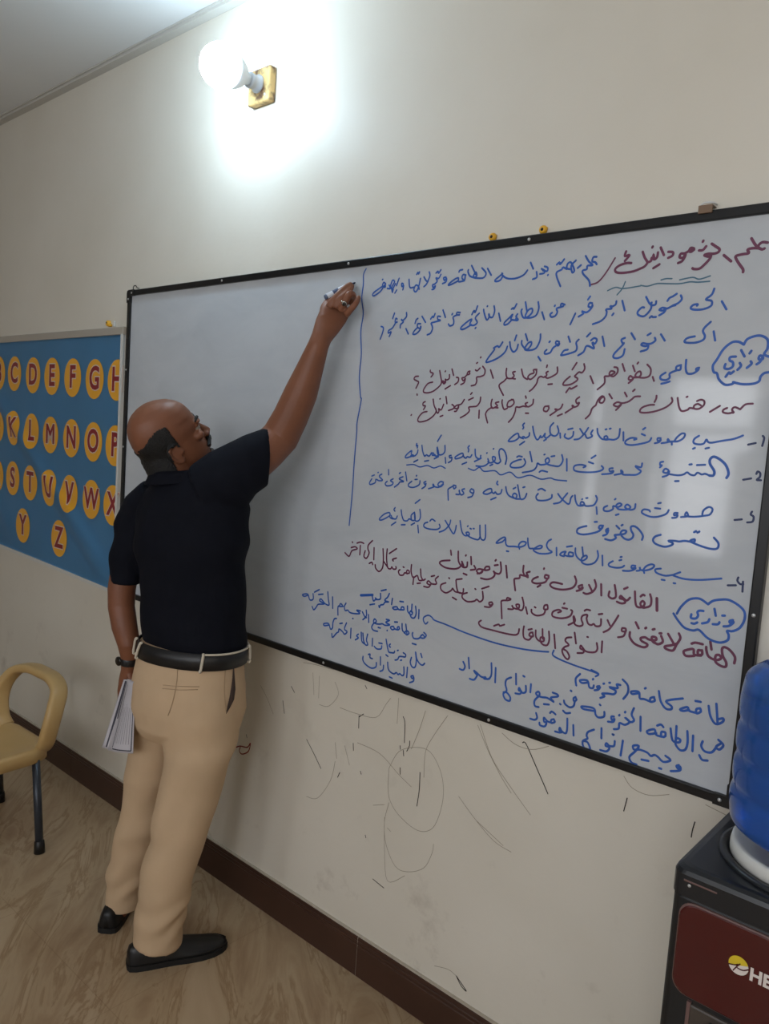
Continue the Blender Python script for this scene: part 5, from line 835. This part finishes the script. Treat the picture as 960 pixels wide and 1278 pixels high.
('blue', 4.84, '1612,189 1621,183 1613,173 1601,173 1608,182 1615,178;1601,173 1593,167 1578,165 1572,174 1573,180;1574,149 1588,149;1532,197 1535,179 1545,173 1552,169 1560,176 1551,181 1543,172;1546,198 1552,174;1504,196 1515,198;1522,186 1516,183 1517,177 1524,180 1522,185;1519,176 1506,176 1501,182 1490,178 1497,172 1508,177;1472,197 1485,197 1471,188 1487,184 1470,179 1458,181 1449,178 1433,176 1424,179 1427,189 1435,183 1424,174 1418,162 1426,155 1442,155;1443,167 1452,167;1478,165 1479,166;1402,197 1405,174;1392,208 1394,191 1381,177;1377,200 1388,188 1395,186;1369,201 1353,200 1367,193 1343,188 1326,188 1317,193 1306,190 1302,202 1308,213;1339,172 1341,172;1293,204 1285,207 1282,198 1297,201;1282,198 1275,195 1277,170;1249,221 1253,186;1227,233 1232,209 1236,193 1219,194 1200,205 1194,198 1216,193 1189,186 1181,176 1170,165 1162,174;1187,217 1207,222;1162,215 1164,198 1149,193 1138,209 1114,203 1123,199 1141,207;1168,221 1189,233'),
('blue', 4.84, '1623,104 1616,97 1605,99 1594,110 1588,129 1593,103 1590,85 1580,83 1572,94 1575,109;1607,128 1612,118;1544,115 1553,112 1552,105 1539,103 1530,100 1525,91 1516,87;1536,91 1540,93;1522,116 1525,118;1512,112 1510,107 1501,105 1490,105 1484,118 1477,139;1494,129 1490,123 1495,120;1480,94 1488,91;1424,130 1425,107;1462,116 1460,107 1444,103 1433,108;1450,122 1463,123;1404,138 1401,120 1407,107 1398,105 1389,117 1385,137;1378,138 1383,112 1397,106;1367,130 1360,123 1368,119 1356,110;1335,141 1336,111;1315,153 1308,133 1320,127 1310,117 1301,123 1286,128 1284,119 1276,113 1260,96 1256,107;1287,145 1298,149;1272,158 1263,155 1258,143 1257,126 1249,120 1239,135 1218,130 1222,125 1242,131'),
('blue', 4.84, '1586,59 1578,55 1583,50 1588,56 1588,44 1575,36;1563,77 1563,48;1550,75 1552,55 1546,49 1537,52 1531,48 1524,52 1515,46 1500,49 1492,57 1489,74;1499,33 1510,32;1474,61 1473,47 1462,40;1460,83 1462,59;1446,62 1445,49 1427,41 1403,47 1392,57 1392,68;1412,78 1419,81 1419,71 1429,70'),
('blue', 5.28, '2400,209 2407,167;2406,177 2417,182 2416,174 2403,166 2391,179 2385,200;2357,203 2368,204;2368,190 2361,186 2362,177 2370,183 2369,189;2364,178 2346,178 2342,185 2327,176 2333,174 2346,180;2330,201 2305,191 2295,184 2308,177 2307,170 2295,169 2283,182 2277,203;2268,187 2260,182 2261,174 2270,179 2268,185;2261,174 2246,176 2236,175 2232,189 2215,185 2218,180 2234,187;2245,200 2247,202;2192,207 2205,197 2207,180 2198,163;2087,193 2077,179 2080,163;2188,193 2179,192 2182,184 2162,181 2178,177 2175,168 2159,165 2146,161 2153,157 2143,150;2161,191 2163,192;2147,185 2149,186;2138,177 2132,174 2136,170 2140,176 2136,168 2127,164;2124,175 2122,168 2113,168 2107,182 2088,178 2094,173 2109,178;2120,188 2121,190'),
('blue', 5.28, '2412,134 2423,126 2416,114 2409,118 2417,127;2409,116 2401,103 2387,101 2379,110 2381,121;2377,89 2384,81 2395,83;2360,127 2362,93;2347,133 2350,109 2347,92 2336,87 2325,97 2326,110 2334,110 2332,103 2318,103 2311,128;2323,137 2325,99;2300,116 2292,114 2293,104 2301,107 2301,115;2298,104 2281,104 2276,115 2260,106 2265,101 2281,108;2281,125 2289,130 2295,126;2242,134 2245,102;2225,149 2221,133 2228,122 2220,115 2206,122 2218,115 2208,105 2195,105 2194,92 2183,87;2205,133 2206,135;2192,122 2193,124;2182,74 2184,74;2180,116 2174,114 2176,107 2182,111 2179,103 2167,100;2156,120 2156,109 2143,103 2135,108 2129,121 2099,117 2104,112 2130,115;2143,134 2145,133;2081,135 2076,130 2078,124 2084,129 2081,134;2080,125 2078,112 2068,106 2055,111 2052,118;2067,147 2069,146;2052,93 2060,89 2071,93;2020,129 2033,128 2034,123 2016,115 2026,107 2007,112 1993,110 1981,110 1975,115 1982,121 1985,113 1973,96 1975,83 1986,83;1999,94 2013,97;2042,107 2044,106;1959,134 1959,113;1945,126 1946,111 1936,106 1927,116 1926,109 1934,109 1930,101 1917,99;1935,149 1939,148;1914,149 1917,122;1901,136 1888,127 1886,114 1891,99 1882,88 1889,76 1902,75 1903,85 1892,94 1882,92;1853,149 1855,111;1839,158 1842,129 1837,117;1837,116 1829,113 1824,117 1820,112 1829,113;1822,115 1810,115 1796,122 1787,125 1794,118 1799,116 1790,101 1776,100;1767,155 1772,127;1751,140 1758,129 1753,118 1741,118'),
('blue', 5.28, '2337,53 2332,49 2336,45 2340,51 2340,42 2321,34;2306,64 2318,58 2303,49 2290,56 2282,58 2274,53 2265,58 2248,59 2235,55 2232,63 2245,67 2238,52 2226,35 2232,24 2244,23;2254,38 2270,40;2295,32 2300,32;2207,67 2205,31;2188,60 2187,48 2176,45 2169,49 2167,42 2177,41 2171,30 2155,28;2181,74 2183,73;2153,80 2155,56;2135,71 2121,61 2118,51 2121,45 2110,35 2113,22 2126,15 2130,23 2122,36 2111,36;2082,66 2085,41;2065,77 2067,51 2064,40 2054,42 2048,49 2047,42 2055,41 2048,37 2036,36;2018,77 2023,82 2033,78;2030,65 2023,61 2024,54 2033,59 2030,64;2026,54 2013,55 2003,61 2004,51 2011,51 2007,40 1994,39 1992,45;1980,66 1984,55 1978,48 1965,47')]
for c_, w_, t_ in WRITING:
    bm = BM(); strokes(bm, t_, w_/1000, -.0144, 0, .919); obj('handwritten_text', bm, INK[c_], board, None, label=KIND[c_])
SCRAWL = [
('pencil', 1.6, '918,768 955,734 991,689;1169,877 1180,807;1123,899 1181,906 1260,910;1207,783 1249,790 1287,837 1270,873;1297,799 1372,801 1448,813 1482,862 1498,885;1628,885 1611,824 1588,761;1705,894 1662,822 1639,769 1640,695;1511,678 1542,737 1598,769 1655,774 1699,725 1711,656 1691,575 1655,541 1608,537 1546,561 1515,603 1511,678;1520,575 1508,512 1520,448 1561,397 1609,401 1664,437 1688,490 1691,519;1521,498 1534,493;1460,545 1503,563;1380,713 1471,709 1548,672 1598,652;1292,624 1277,557 1226,481 1175,467;1287,684 1298,636;1328,687 1353,634;1804,897 1840,843 1884,789 1922,752;1762,684 1819,643 1883,607 1937,599;1528,894 1529,818;1199,874 1202,803;1812,901 1856,824 1913,772 1982,717;1880,899 1922,882 1970,884 2015,907;2212,899 2234,879 2274,876 2318,894;2397,900 2450,892;1507,526 1514,446 1535,341 1598,384;1727,175 1773,189 1802,185;1824,640 1912,606'),
('dark', 2.6, '1035,747 1046,707;1072,806 1089,790;1159,653 1192,622 1232,581;1379,798 1381,759;1379,793 1397,808;1363,706 1366,684;1550,845 1558,827 1561,771;1580,782 1580,768 1572,749;1546,757 1548,747;1559,747 1562,732;1552,693 1554,674;1625,704 1627,653 1623,604;1315,596 1307,578;1400,630 1404,622;1437,442 1440,435;1396,896 1403,888;857,575 861,565;1942,893 1952,893 1983,849 2025,788;2225,851 2220,818;2379,854 2376,835 2375,818;1802,185 1838,161 1820,166 1802,185;1479,321 1524,313'),
('crimson', 4.5, '806,513 828,524 866,532 881,552 873,520 841,499 824,504 828,520')]
for c_, w_, t_ in SCRAWL:
    bm = BM(); strokes(bm, t_, w_/1000, -.0004, 0, 0); o = obj('wall_scribble', bm, m_dark if c_ == 'dark' else INK[c_], wall_front, None); o['kind'] = 'structure'
